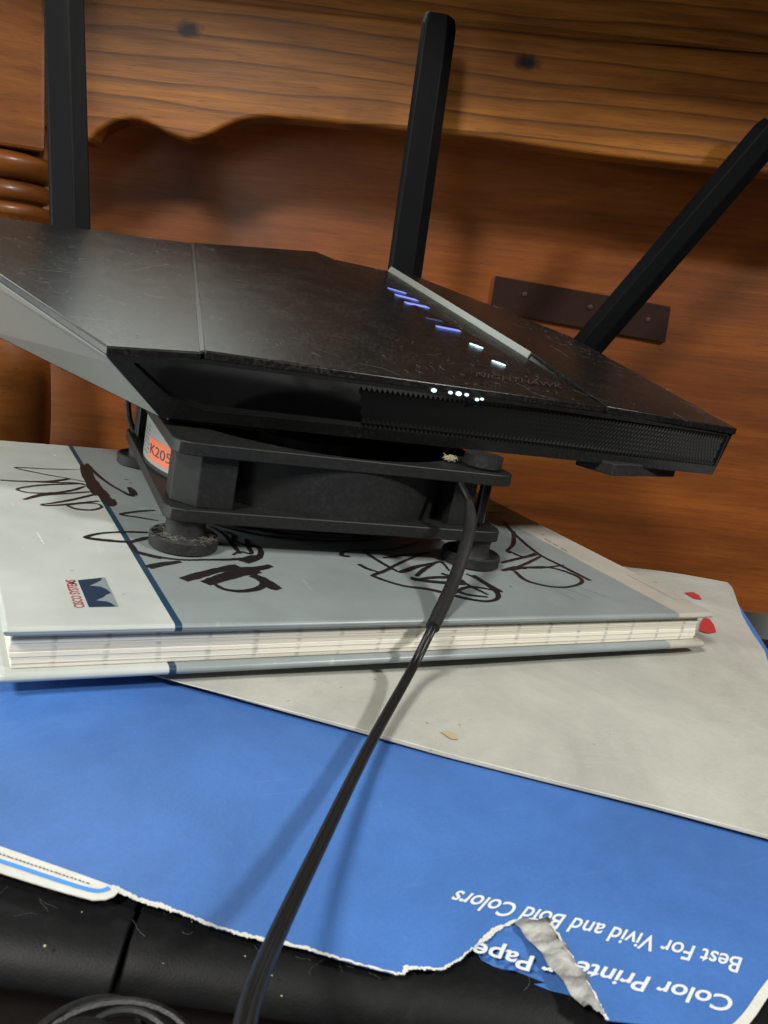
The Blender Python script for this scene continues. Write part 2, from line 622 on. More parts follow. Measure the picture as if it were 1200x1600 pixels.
# scalloped apron: lower outline traced point by point on the apron's plane
prof = [(-60, 215), (20, 196), (70, 200), (110, 218), (135, 222), (150, 208), (175, 192), (205, 186), (230, 191), (260, 206), (285, 215), (300, 217), (325, 211),
        (350, 198), (380, 187), (410, 183.5), (440, 184), (500, 189), (560, 196), (600, 200), (660, 206), (725, 212), (820, 225), (920, 240), (1010, 251),
        (1100, 261), (1200, 272), (1330, 287), (1480, 303)]
low = spline([HP(x, y, YA) for x, y in prof], 5)
low = [V((-0.55, YA, low[0].z))] + low + [V((0.75, YA, low[-1].z))]
zt = HP(700, 40, YA).z
zt2 = HP(1200, 84, YA).z
up = [V((0.75, YA, zt2 - 0.004)), V((HP(1200, 84, YA).x, YA, zt2)), V((HP(700, 40, YA).x, YA, zt)), V((-0.55, YA, zt + 0.004))]
bm = bmesh.new()
prism(bm, low + up, V((0, 0.020, 0)))
obj('apron', bm, MAT['pine'], hutch, world=False, bevel=0.0022, seg=3)
bm = bmesh.new()
up2 = [p + V((0, 0.003, 0.0012)) for p in up]
prism(bm, up2[::-1] + [V((0.75, YA + .003, 0.255)), V((-0.55, YA + .003, 0.134))], V((0, 0.02, 0)))
obj('rail', bm, MAT['pine'], hutch, world=False, bevel=0.0012)
bm = bmesh.new()
box(bm, (-0.55, 0.340, 0.260), (0.75, 0.500, 0.280))
obj('shelf', bm, MAT['post'], hutch, world=False, bevel=0.002)
# turned post on the left
pc = HP(-18, 300, 0.520)
zz = lambda y: HP(20, y, 0.520).z
px = lambda dx: dx / 1300 * 0.530
prof = [(px(62), zz(760)), (px(78), zz(700)), (px(80), zz(600)), (px(74), zz(520)), (px(60), zz(440)), (px(56), zz(400)), (px(76), zz(346)), (px(82), zz(334)), (px(80), zz(322)), (px(66), zz(317)),
        (px(76), zz(311)), (px(80), zz(300)), (px(76), zz(288)), (px(68), zz(283)), (px(84), zz(277)), (px(91), zz(262)), (px(90), zz(250)), (px(80), zz(243)), (px(70), zz(240))]
prof2 = []
pp = spline([V((r, z, 0)) for r, z in prof], 4)
bm = bmesh.new()
lathe(bm, [(p.x, p.y) for p in pp], (pc.x, 0.527, 0), 40)
post = obj('turned_post', bm, MAT['post'], hutch, world=False, smooth=True, angle=50)
bm = bmesh.new()
M = Matrix.Translation((pc.x, 0.525, 0)) @ Matrix.Rotation(math.radians(24), 4, 'Z')
hw = px(70)
box(bm, (-hw, -hw, zz(236)), (hw, hw, 0.26), M)
obj('post_block', bm, MAT['post'], post, world=False, bevel=0.002)
bm = bmesh.new()
box(bm, (pc.x - 0.04, 0.490, -0.330), (pc.x + px(82), 0.570, zz(700) - 0.02))
obj('post_foot', bm, MAT['post'], post, world=False, bevel=0.003)
# mending plate screwed to the panel
bm = bmesh.new()
q = [HP(x, y, YP - 0.0005) for x, y in ((774, 431), (1047, 479), (1038, 536), (765, 487))]
prism(bm, q, V((0, -0.0022, 0)))
plate = obj('mending_plate', bm, MAT['metal_plate'], hutch, world=False, bevel=0.0007)
for x, y in ((820, 460), (922, 480), (1012, 500)):
    c = HP(x, y, YP - 0.0030)
    bm = bmesh.new()
    lathe(bm, [(0.0019, 0), (0.0017, 0.0004), (0.0009, 0.0006)], (0, 0, 0), 14, Matrix.Translation(c) @ Matrix.Rotation(math.radians(90), 4, 'X'))
    obj('screw', bm, MAT['screw'], plate, world=False, smooth=True)

# ------------------------------------------------------------------ printer
PT = -0.0200
e0, e1 = W(0, 1478, PT), W(800, 1596, PT)
ax = (e1 - e0).normalized()
ay = V((-ax.y, ax.x, 0))
PM = Matrix(((ax.x, ay.x, 0, e0.x), (ax.y, ay.y, 0, e0.y), (0, 0, 1, -0.222), (0, 0, 0, 1)))
printer = thing('printer', 'black dusty printer under the torn blue paper wrapper', 'printer', PM)
PI = PM.inverted()
top = PT + 0.222
s0 = PI @ W(214, 1427, PT)
seam = s0.x
DEP = 0.215


def lid(x0, x1, yf):
    bm = bmesh.new()
    sec = [(yf + 0.0012, -0.0075), (yf + 0.0002, -0.0065), (yf + 0.0005, -0.0050), (yf + 0.0022, -0.0028), (yf + 0.0050, -0.0008), (yf + 0.009, 0), (DEP, 0), (DEP, -0.0075)]
    prism(bm, [V((x0, a, top + b)) for a, b in sec], V((x1 - x0, 0, 0)))
    return bm


obj('lid_panel', lid(-0.11, seam - 0.0004, -0.0015), MAT['printer'], printer, world=False, smooth=True, bevel=0.0004, angle=50)
obj('lid_panel', lid(seam + 0.0004, 0.27, 0.0), MAT['printer'], printer, world=False, smooth=True, bevel=0.0004, angle=50)
bm = bmesh.new()
box(bm, (-0.105, 0.006, 0.002), (0.265, DEP - 0.004, top - 0.0078))
obj('body', bm, MAT['printer_body'], printer, world=False, bevel=0.003)
for a in (0.02, 0.22):
    bm = bmesh.new()
    box(bm, (a, 0.02, -0.002), (a + 0.03, 0.05, 0.002))
    obj('foot', bm, MAT['rubber'], printer, world=False, bevel=0.0005)

# loose cable loops hanging in front of the printer (bottom left corner)
cl = []
for i, (cx, cy, rx, rz, tw) in enumerate(((105, 1672, 0.0066, 0.0052, 0.3), (190, 1668, 0.0070, 0.0052, -0.2), (150, 1712, 0.012, 0.0085, 0.1), (95, 1694, 0.0085, 0.0062, 0.5))):
    d = ray(cx, cy)
    c = CAM + d * 0.108
    ux = (right * math.cos(tw) + fwd * math.sin(tw))
    uz = (-down * 0.8 + fwd * 0.6).normalized()
    cl.append([c + ux * (rx * math.cos(a)) + uz * (rz * math.sin(a)) + fwd * 0.002 * i for a in [2 * math.pi * k / 36 for k in range(36)]])
bm = bmesh.new()
for loop in cl:
    tube(bm, loop, 0.0007, 8, True)
tag(obj('cable_coil', bm, MAT['cable'], None, smooth=True, loc=cl[0][0]), 'loops of thin black cable hanging in front of the black printer', 'cable')

# ------------------------------------------------------------------ blue torn wrapper
ZB = -0.0182


def zblue(x, y):
    return ZB + 0.0005 * math.sin(x * 42 + y * 30) * math.sin(y * 38 - x * 17 + 1)


def WB(x, y):
    p = W(x, y, ZB)
    for _ in range(3):
        p = W(x, y, zblue(p.x, p.y))
    return p


def jag(pts, amp, n):
    out = []
    for a, b in zip(pts, pts[1:]):
        for k in range(n):
            f = k / n
            x, y = a[0] + (b[0] - a[0]) * f, a[1] + (b[1] - a[1]) * f
            out.append((x + random.uniform(-amp, amp) * 0.4, y + random.uniform(-amp, amp)))
    out.append(pts[-1])
    return out


torn_a = jag([(176, 1386), (215, 1406), (262, 1420), (300, 1434), (345, 1452), (400, 1466), (468, 1480), (540, 1502), (618, 1522), (630, 1523), (634, 1513), (690, 1516), (722, 1497), (752, 1472), (775, 1452), (803, 1441)], 0.8, 6)
torn_b = jag([(803, 1441), (856, 1436), (872, 1462), (896, 1502), (922, 1545), (936, 1574), (948, 1594)], 2.5, 4)
front = [(-160, 1275), (0, 1327), (100, 1362)] + torn_a + torn_b[1:] + [(1040, 1604), (1130, 1622), (1166, 1592), (1203, 1540), (1290, 1430)]
outl = [WB(x, y) for x, y in front]
outl = [V((p.x, p.y, 0)) for p in outl] + [V((0.275, 0.000, 0)), V((0.329, 0.064, 0)), V((0.255, 0.125, 0)), V((-0.07, 0.13, 0))]
wr = thing('paper_wrapper', 'torn bright blue paper wrapper with upside down white lettering under the book', 'wrapper', (0.05, -0.02, ZB))
obj('wrapper_sheet', sheet(outl, zblue, 0.0055), MAT['blue_paper'], wr, smooth=True, solid=0.0002, angle=80)


def stroke(bm, pixels, width, place, z=0.00008, n=5, jit=0.0):
    pts = spline([place(x, y) for x, y in pixels], n)
    ribbon(bm, pts, width, V((0, 0, z)), jit=jit)


bm = bmesh.new()
def dense(px_, n=3):
    out = []
    for a, b in zip(px_, px_[1:]):
        out += [(a[0] + (b[0] - a[0]) * k / n, a[1] + (b[1] - a[1]) * k / n) for k in range(n)]
    return out + [px_[-1]]


for line, w0 in ((torn_a, 0.0006), (torn_b, 0.0006)):
    for lay in range(2):
        pts = [WB(x + random.uniform(-1, 1), y + random.uniform(-1.6, 1.2)) for x, y in dense(line, 3)]
        ww = []
        w_ = w0
        for _ in pts:
            w_ = min(0.0011, max(0.0002, w_ + random.uniform(-.0002, .0002)))
            ww.append(w_ * (1 if lay == 0 else .6))
        ribbon(bm, pts, ww, V((0, 0, 0.00012 + 0.00005 * lay)), jit=0.2)
stroke(bm, [(1124, 1630), (1166, 1592), (1203, 1540), (1290, 1430)], 0.0016, WB, 0.00012)
obj('torn_edge', bm, MAT['white_paper'], wr, label='white frayed torn edge')
# white label corner with a blue outline
bm = bmesh.new()
tabp = [(-60, 1307), (0, 1324), (60, 1345), (120, 1366), (178, 1387), (186, 1394), (178, 1402), (165, 1407), (145, 1408), (100, 1396), (50, 1381), (0, 1365), (-60, 1346)]
tab = obj('label_corner', sheet([WB(x, y) for x, y in tabp], lambda x, y: zblue(x, y) + 0.00025, 0.003), MAT['white_paper'], wr, solid=0.0002, angle=80, label='white rounded label corner with blue outline')
bm = bmesh.new()
stroke(bm, [(-60, 1330), (0, 1348), (60, 1368), (115, 1386), (145, 1394), (160, 1394), (171, 1390)], 0.0009, WB, 0.0004)
obj('outline', bm, MAT['line_blue'], tab)
bm = bmesh.new()
for k in range(26):
    x = -20 + k * 6.2
    stroke(bm, [(x, 1330 + (x + 20) * 0.335), (x + random.uniform(2, 4.5), 1331 + (x + 23) * 0.335)], 0.00028, WB, 0.0004, 1)
obj('small_print', bm, MAT['pale_text'], tab)['kind'] = 'stuff'


def letters(name, body, a, b, c, mat, parent, bold, z=0.00012):
    p0, p1, pu = WB(*a), WB(*b), WB(*c)
    bm = text_bm(body, p0, p1, pu, bold)
    for v in bm.verts:
        v.co.z = zblue(v.co.x, v.co.y) + z
    return obj(name, bm, mat, parent)


letters('lettering', 'Best For Vivid and Bold Colors', (1160, 1498), (716, 1392), (1152, 1521), MAT['letter'], wr, 0.014)
letters('lettering', 'Color Printe', (1148, 1560), (904, 1502), (1139, 1583), MAT['letter'], wr, 0.018)


# flaps folded down through the tear
def zflap(p, depth):
    return p + V((0, 0, -depth))


FL = {}
bm = bmesh.new()
fp = [((803, 1440), 0.0), ((838, 1458), .0008), ((866, 1498), .0012), ((888, 1545), .0014), ((893, 1556), .0016), ((860, 1548), .0018), ((790, 1520), .0018), ((752, 1500), .0016), ((742, 1482), .0010), ((772, 1455), .0004)]
vs = [W(x, y, ZB - 0.0001 - d) for (x, y), d in fp]
bm.faces.new([bm.verts.new(v) for v in vs])
bmesh.ops.triangulate(bm, faces=bm.faces[:])
flap = obj('torn_flap', bm, MAT['blue_paper'], wr, label='blue torn flap bent down with cut off lettering')
n0 = (vs[3] - vs[8]).cross(vs[0] - vs[8]).normalized()
if n0.z < 0:
    n0 = -n0
pl = lambda x, y: W(x, y, ZB - 0.0007)
bm = text_bm('r Pape', pl(868, 1508), pl(742, 1476), pl(860, 1531), 0.018)
for v in bm.verts:
    v.co.z += 0.0006
obj('lettering', bm, MAT['letter'], flap)
bm = bmesh.new()
cur = [((803, 1441), (857, 1436)), ((812, 1452), (866, 1450)), ((822, 1462), (875, 1464)), ((834, 1476), (885, 1478)), ((846, 1491), (895, 1493)), ((857, 1505), (905, 1508)), ((868, 1519), (915, 1524)), ((880, 1535), (924, 1541)), ((893, 1552), (934, 1560)), ((912, 1573), (943, 1586))]
rows = []
for i, (a, b) in enumerate(cur):
    A, B = W(*a, ZB + 0.0002), W(*b, ZB + 0.0003)
    mid = (A + B) / 2 + V((0, 0, 0.0011 + 0.0009 * math.sin(i * 1.7)))
    row = []
    for k in range(7):
        f = k / 6
        row.append(bm.verts.new(A * (1 - f) ** 2 + mid * 2 * f * (1 - f) + B * f * f + V((0, 0, 0.00045 * math.sin(i * 2.1 + k * 1.3)))))
    rows.append(row)
for r0, r1 in zip(rows, rows[1:]):
    for k in range(6):
        bm.faces.new((r0[k], r0[k + 1], r1[k + 1], r1[k]))
obj('curled_strip', bm, MAT['strip_paper'], wr, smooth=True, solid=0.00015, label='grey white curled strip of torn paper')

# ------------------------------------------------------------------ grey mailer sheet
ZG = -0.0166


def zgrey(x, y):
    d = min(1.0, max(0.0, (x - 0.17) / 0.10)) ** 2
    fold = 0.5 - abs(math.sin(x * 24 + y * 17 + 0.5 * math.sin(y * 40)))
    fold2 = math.sin(x * 55 - y * 38 + 1.3 * math.sin(x * 30)) ** 2
    return ZG - 0.0004 + 0.0006 * math.sin(x * 36 - y * 22) * math.sin(y * 31 + x * 12 + .6) + d * (0.0022 * fold + 0.0016 * fold2 + 0.0008)


def WG(x, y):
    p = W(x, y, ZG)
    for _ in range(3):
        p = W(x, y, zgrey(p.x, p.y))
    return p


gp = [(150, 1029), (290, 1069), (420, 1103), (560, 1139), (700, 1178), (860, 1219), (1020, 1259), (1200, 1306), (1262, 1322), (1236, 1180), (1202, 1042), (1182, 1000), (1160, 960), (1143, 922), (1135, 915), (1090, 907), (985, 888), (900, 868), (860, 850)]
go = [W(x, y, ZG) for x, y in gp]
ml = thing('mailer', 'crumpled pale grey paper sheet lying over the blue wrapper under the book', 'paper sheet', (0.15, 0.0, ZG))
bm = bmesh.new()
ed = [WG(x, y) for x, y in dense([(150, 1029), (290, 1069), (420, 1103), (560, 1139), (700, 1178), (860, 1219), (1020, 1259), (1200, 1306), (1262, 1322)], 5)]
ribbon(bm, ed, [0.0005 + random.uniform(-.0002, .0002) for _ in ed], V((0, 0, 0.0001)))
obj('sheet_edge', bm, MAT['white_paper'], ml)
obj('mailer_sheet', sheet(go, zgrey, 0.005), MAT['grey_paper'], ml, smooth=True, solid=0.0003, angle=80)
for pts in ([(1069, 927), (1082, 926), (1092, 931), (1096, 938), (1084, 936)], [(1100, 966), (1108, 968), (1115, 977), (1119, 989), (1106, 991), (1092, 987), (1094, 975)]):
    bm = bmesh.new()
    poly_face(bm, [WG(x, y) + V((0, 0, 0.0004)) for x, y in pts])
    obj('red_emblem', bm, MAT['red'], ml)
bm = bmesh.new()
poly_face(bm, [WG(x, y) + V((0, 0, 0.0003)) for x, y in ((688, 1145), (700, 1143), (712, 1149), (716, 1157), (704, 1156))])
t = NT('tea_stain')
obj('stain', bm, t.set(col=(0.42, 0.36, 0.22, 1), rough=0.6), ml)

# ------------------------------------------------------------------ book
BW, BD, BT = 0.235, 0.188, 0.0138
book = thing('hardback_book', 'pale grey hardback book covered in black marker signatures under the fan', 'book', (0, 0, -BT))


def cover_mat(name):
    t = NT(name)
    sx = t.n('ShaderNodeSeparateXYZ')
    t.l(t.coord(), sx.inputs[0])
    x = sx.outputs[0]
    us = 0.0388
    ur = W(1052, 955, 0).x
    white, grey, blue = (0.46, 0.49, 0.46, 1), (0.235, 0.268, 0.272, 1), (0.012, 0.045, 0.085, 1)
    c = t.ramp(t.math('DIVIDE', x, BW), [(0.0, white), ((us - 0.0010) / BW, blue), ((us + 0.0010) / BW, grey), (ur / BW, (0.42, 0.395, 0.345, 1))], 'CONSTANT')
    g = t.ramp(t.noise(45, 5, 0.6), [(0.3, G(0.86)), (0.7, G(1.06))])
    c = t.mix(1.0, c, g, 'MULTIPLY')
    s = t.ramp(t.noise(420, 2, 0.5), [(0.74, G(0)), (0.78, G(1))])
    c = t.mix(t.math('MULTIPLY', s, 0.55), c, (0.10, 0.075, 0.05, 1))
    s2 = t.ramp(t.noise(1, 3, 0.6, t.coord((160, 30, 100), (0, 0, 0), (0, 0, 0.5))), [(0.70, G(0)), (0.76, G(1))])
    c = t.mix(t.math('MULTIPLY', s2, 0.16), c, (0.75, 0.76, 0.72, 1))
    t.set(col=c, rough=t.math('ADD', t.math('MULTIPLY', t.noise(60, 3), 0.2), 0.26), spec=0.5)
    t.bump(t.noise(160, 3), 0.12, 0.0004)
    return t.m


MAT['cover'] = cover_mat('book_cover')
CT = 0.0021


def cover(z0, z1):
    bm = bmesh.new()
    box(bm, (0, 0, z0), (BW, BD, z1))
    return bm


obj('front_cover', cover(BT - CT, BT), MAT['cover'], book, world=False, bevel=0.0011, seg=4, smooth=True)
low_c = cover(0, CT + 0.0003)
obj('back_cover', low_c, MAT['cover'], book, world=False, bevel=0.0012, seg=4, smooth=True)
bm = bmesh.new()
box(bm, (0.0004, BD - 0.003, 0.0008), (BW - 0.0004, BD + 0.0012, BT - 0.0008))
obj('spine', bm, MAT['cover'], book, world=False, bevel=0.001)
t = NT('page_edges')
sheetline = t.noise(1, 4, 0.6, t.coord((9, 9, 5200)))
sig = t.noise(1, 2, 0.5, t.coord((3, 3, 900), (5, 0, 0)))
pc_ = t.ramp(t.math('ADD', t.math('MULTIPLY', sheetline, 0.6), t.math('MULTIPLY', sig, 0.4)), [(0.36, (0.44, 0.39, 0.29, 1)), (0.47, (0.74, 0.70, 0.60, 1)), (0.62, (0.86, 0.83, 0.72, 1))])
# rows of faint printed tab marks bleeding off the page edges
sx = t.n('ShaderNodeSeparateXYZ')
t.l(t.coord(), sx.inputs[0])
fx = t.math('FRACT', t.math('MULTIPLY', t.math('ADD', sx.outputs[0], t.math('MULTIPLY', t.noise(60, 2), 0.003)), 1 / 0.0125))
mk = t.ramp(fx, [(0.0, G(1)), (0.045, G(1)), (0.09, G(0)), (0.93, G(0)), (1.0, G(1))])
blot = t.ramp(t.noise(1, 3, 0.6, t.coord((90, 90, 1100))), [(0.4, G(0)), (0.6, G(1))])
pc_ = t.mix(t.math('MULTIPLY', t.math('MULTIPLY', mk, blot), 0.7), pc_, (0.36, 0.37, 0.34, 1))
t.set(col=pc_, rough=0.8, spec=0.2)
t.bump(sheetline, 0.5, 0.0003)
MAT['pages'] = t.m
z = CT + 0.0004
hs = [0.0011, 0.0016, 0.0013, 0.0019, 0.0012, 0.0014]
tot = BT - CT - 0.0001 - z
k = tot / sum(hs)
for i, h in enumerate(hs):
    bm = bmesh.new()
    dx, dy = random.uniform(-.0004, .0005), random.uniform(-.00035, .00035)
    box(bm, (0.0022 + dx, 0.0028 + dy, z), (BW - 0.0042 + dx, BD - 0.0032, z + h * k - 0.00004))
    obj('page_section', bm, MAT['pages'], book, world=False, bevel=0.00015, seg=1)
    z += h * k
# marks on the cover --------------------------------------------------
ZC = 0.0
WC = lambda x, y: W(x, y, ZC)
C1 = lambda x, y: WC(x / 4, 680 + y / 4)
C2 = lambda x, y: WC(200 + x / 4, 800 + y / 4)
C3 = lambda x, y: WC(500 + x / 2.6667, 780 + y / 2.6667)
C8 = lambda x, y: WC(750 + x / 2.6667, 640 + y / 2.6667)
ZL = [0.00006]


def scribble(place, strokes, mat, label):
    bm = bmesh.new()
    for width, pts in strokes:
        sp = spline([place(x, y) for x, y in pts], 6)
        m = len(sp)
        ww = [1.8 * width * 1e-3 * (0.75 + 0.35 * math.sin(i * 0.21 + width * 9) * 0.6 + 0.25 * min(1, i / 4, (m - 1 - i) / 4)) for i in range(m)]
        ribbon(bm, sp, ww, V((0, 0, ZL[0])), jit=0.10)
        ZL[0] += 0.000004
    obj('marker_scribble', bm, mat, book, label=label)


scribble(C1, [
    (0.55, [(520, 216), (300, 212), (95, 203), (280, 245), (450, 275), (555, 297)]),
    (1.1, [(0, 281), (120, 288), (300, 290), (430, 274)]),
    (1.0, [(150, 288), (330, 296), (480, 300), (590, 330)]),
    (0.8, [(520, 303), (300, 310), (150, 326), (108, 342), (190, 360), (330, 362), (450, 345), (530, 320)]),
    (1.0, [(150, 402), (260, 378), (400, 366), (600, 352)]),
    (0.8, [(330, 358), (230, 378), (150, 404)]),
    (0.8, [(600, 368), (460, 402), (330, 425), (262, 434), (300, 441), (430, 432), (620, 412)]),
    (0.7, [(420, 442), (480, 462), (570, 468), (632, 452), (615, 432), (540, 425), (440, 434), (415, 441)]),
    (3.2, [(528, 185), (552, 260), (600, 335), (640, 380)]),
    (2.0, [(600, 340), (650, 385), (700, 436)]),
    (1.0, [(705, 400), (716, 430), (690, 442), (660, 420), (640, 400)]),
    (0.9, [(540, 178), (610, 250), (690, 310), (760, 350), (815, 378), (840, 378)]),
    (1.6, [(838, 376), (825, 348), (806, 326)]),
    (0.5, [(778, 277), (804, 280)]), (0.5, [(806, 297), (826, 301)])], MAT['ink_brown'], 'looped brown black marker signature across the dark stripe')
scribble(C1, [
    (0.7, [(968, 470), (860, 478), (755, 496), (860, 514), (990, 536)]),
    (1.0, [(930, 609), (780, 606), (620, 616), (540, 640), (640, 656), (800, 667), (920, 648)]),
    (0.9, [(800, 668), (830, 700), (860, 735), (930, 755), (1010, 772)]),
    (1.0, [(800, 680), (860, 655), (930, 640), (1000, 660)])], MAT['ink'], 'thin marker loop left of the front fan foot')
scribble(C2, [
    (0.9, [(60, 252), (180, 280), (330, 300), (500, 300), (640, 298), (830, 288)]),
    (1.6, [(125, 348), (210, 328), (330, 312)]),
    (2.4, [(345, 425), (460, 392), (580, 362), (690, 340)]),
    (3.2, [(480, 447), (570, 420), (680, 384), (800, 362)]), (2.4, [(680, 380), (790, 360), (895, 337)]),
    (1.1, [(545, 455), (600, 484), (700, 497), (800, 484), (845, 455), (825, 425), (760, 402)]),
    (2.0, [(780, 392), (850, 430), (900, 466), (945, 486)]),
    (2.0, [(690, 300), (740, 300), (800, 285), (835, 292)]),
    (1.0, [(520, 92), (590, 135), (650, 200), (700, 262)]), (1.0, [(640, 170), (720, 205), (800, 215), (832, 250), (810, 290), (740, 320)]),
    (0.8, [(740, 172), (752, 215), (770, 262), (700, 250), (655, 270)]), (0.8, [(600, 120), (660, 150), (640, 200), (690, 230)])], MAT['ink'], 'thick black marker signature ending in a loop')
scribble(C3, [
    (0.8, [(125, 240), (92, 236), (98, 222), (150, 214), (250, 214), (330, 205), (410, 180)]),
    (0.8, [(178, 214), (230, 250), (300, 290), (345, 306), (420, 280), (500, 262)]),
    (0.9, [(160, 272), (200, 292), (245, 305)]),
    (1.0, [(212, 318), (270, 340), (350, 363), (440, 375), (520, 392), (610, 415), (690, 427), (735, 418), (742, 398), (715, 370), (660, 335), (610, 312)]),
    (0.9, [(220, 318), (270, 300), (330, 268), (410, 236), (460, 222)]),
    (0.7, [(262, 246), (340, 236), (430, 226)]), (0.8, [(330, 305), (400, 282), (480, 268)]),
    (0.8, [(400, 322), (440, 290), (500, 262), (540, 300)]),
    (1.7, [(375, 330), (440, 342), (520, 350), (600, 354)]), (1.2, [(390, 340), (470, 328), (560, 330), (600, 350)]),
    (0.9, [(505, 310), (560, 330), (640, 370), (700, 400)]), (0.9, [(560, 392), (600, 372), (650, 368), (760, 388)]),
    (0.8, [(520, 350), (600, 395), (700, 410)]), (0.8, [(640, 318), (690, 350), (760, 388)])], MAT['ink'], 'black marker signature boxed by an outline beside the cable')
scribble(C8, [
    (1.0, [(100, 470), (150, 525), (240, 600), (330, 648), (460, 714)]),
    (0.8, [(90, 640), (160, 622), (240, 606)]), (0.8, [(95, 672), (170, 660), (260, 660), (350, 650)]),
    (0.8, [(145, 675), (190, 712), (270, 735), (350, 742), (415, 728), (420, 706), (360, 678), (280, 658), (190, 660), (130, 672)]),
    (0.9, [(140, 508), (140, 560), (115, 590), (130, 600)]), (0.7, [(120, 590), (180, 615), (230, 600)]), (0.7, [(150, 660), (200, 640), (255, 612)]),
    (1.3, [(92, 672), (150, 660), (190, 662)]),
    (0.7, [(30, 430), (70, 432), (112, 436)]), (0.6, [(50, 402), (85, 404), (122, 406)])], MAT['ink_brown'], 'looped brown marker signature at the right of the cover')
bm = bmesh.new()
for (a, b, nseg, w) in (((615, 690), (822, 796), 22, 0.35), ((270, 538), (372, 596), 3, 0.7), ((280, 735), (400, 795), 10, 0.25), ((330, 735), (470, 790), 12, 0.25), ((400, 735), (540, 786), 12, 0.25)):
    for i in range(nseg):
        f0, f1 = i / nseg, (i + random.uniform(0.55, 0.95)) / nseg
        q = [C8(a[0] + (b[0] - a[0]) * f, a[1] + (b[1] - a[1]) * f) for f in (f0, f1)]
        ribbon(bm, q, w * 1e-3, V((0, 0, 0.00005)))
for x, y in ((130, 441), (192, 487), (260, 521), (730, 719), (128, 737)):
    ribbon(bm, [C8(x - 7, y - 2), C8(x + 7, y + 2)], 0.0008, V((0, 0, 0.00005)))
obj('small_print', bm, MAT['pale_text'], book)['kind'] = 'stuff'
logo_bm = bmesh.new()
poly_face(logo_bm, [C1(x, y) + V((0, 0, 0.00005)) for x, y in ((485, 907), (646, 890), (740, 1072), (556, 1076))])
logo = obj('publisher_logo', logo_bm, MAT['logo_blue'], book, label='small navy square logo with grey peaks')
bm = bmesh.new()
poly_face(bm, [C1(x, y) + V((0, 0, 0.0001)) for x, y in ((640, 891), (630, 910), (598, 927), (560, 942), (628, 948), (668, 966), (694, 988), (664, 1000), (642, 1018), (600, 1034), (672, 1042), (700, 1055), (722, 1072), (741, 1072), (656, 890))])
obj('peaks', bm, MAT['logo_grey'], logo)
bm = text_bm('CISCO SYSTEMS', C1(530, 1078), C1(468, 904), C1(466, 1080), 0.02)
for v in bm.verts:
    v.co.z = 0.00008
obj('lettering', bm, MAT['logo_red'], logo)
# dog-eared nick at the back edge and stuck paper crumbs
bm = bmesh.new()
for (x, y, s) in ((262, 672, 5), (143, 712, 3), (338, 128, 6), (330, 98, 4), (900, 330, 0)):
    p = C1(x, y)
    if s:
        r = [p + V((random.uniform(-1, 1) * s * 2e-4, random.uniform(-1, 1) * s * 2e-4, 0.0001 + random.uniform(0, 3e-4))) for _ in range(4)]
        bm.faces.new([bm.verts.new(q) for q in r[:3]])
q = [C1(232, 610), C1(250, 640), C1(275, 682)]
ribbon(bm, q, 0.0003, V((0, 0, 0.0001)))
obj('paper_crumbs', bm, MAT['letter'], book)['kind'] = 'stuff'

# ------------------------------------------------------------------ fan
FM = Matrix.Translation((0.0472, 0.0522, 0.0)) @ Matrix.Rotation(math.radians(-5.3), 4, 'Z')
fan = thing('cooling_fan', 'black square cooling fan on four rubber feet between book and router', 'fan', FM)
FS, FZ, FH, FT = 0.1195, 0.0100, 0.0250, 0.0042
FC = (FS / 2, FS / 2)


def rounded_square(s, r, n):
    """outline sampled by angle from the centre"""
    out = []
    h = s / 2
    for k in range(n):
        a = 2 * math.pi * k / n
        c, d = math.cos(a), math.sin(a)
        m = h / max(abs(c), abs(d))
        x, y = c * m, d * m
        if abs(x) > h - r and abs(y) > h - r:
            cx, cy = math.copysign(h - r, x), math.copysign(h - r, y)
            # ray / circle
            b = c * cx + d * cy
            q = cx * cx + cy * cy - r * r
            m = b + math.sqrt(max(0, b * b - q))
            x, y = c * m, d * m
        out.append((x + h, y + h))
    return out


def flange(z0, z1):
    bm = bmesh.new()
    n = 128
    o = rounded_square(FS, 0.006, n)
    i_ = [(FC[0] + 0.0575 * math.cos(2 * math.pi * k / n), FC[1] + 0.0575 * math.sin(2 * math.pi * k / n)) for k in range(n)]
    L = [[bm.verts.new((x, y, z)) for x, y in ring] for ring, z in ((o, z0), (o, z1), (i_, z1), (i_, z0))]
    for A, B in zip(L, L[1:] + L[:1]):
        for k in range(n):
            bm.faces.new((A[k], A[(k + 1) % n], B[(k + 1) % n], B[k]))
    return bm


fr = obj('frame', flange(FZ, FZ + FT), MAT['fan'], fan, world=False, bevel=0.0004, smooth=True)
obj('flange', flange(FZ + FH - FT, FZ + FH), MAT['fan'], fr, world=False, bevel=0.0004, smooth=True)
bm = bmesh.new()
n = 96
R0, R1 = 0.0592, 0.0575
L = []
for r, z in ((R0, FZ + FT - 0.0002), (R0, FZ + FH - FT + 0.0002), (R1 - 0.0004, FZ + FH - FT + 0.0002), (R1 - 0.0004, FZ + FT - 0.0002)):
    L.append([bm.verts.new((FC[0] + r * math.cos(2 * math.pi * k / n), FC[1] + r * math.sin(2 * math.pi * k / n), z)) for k in range(n)])
for A, B in zip(L, L[1:] + L[:1]):
    for k in range(n):
        bm.faces.new((A[k], A[(k + 1) % n], B[(k + 1) % n], B[k]))
duct = obj('duct', bm, MAT['fan'], fr, world=False, smooth=True)
bossL = [(.0022, .0100), (.0092, .0026), (.0205, .0026), (.0205, .0120), (.0130, .0200), (.0026, .0205)]
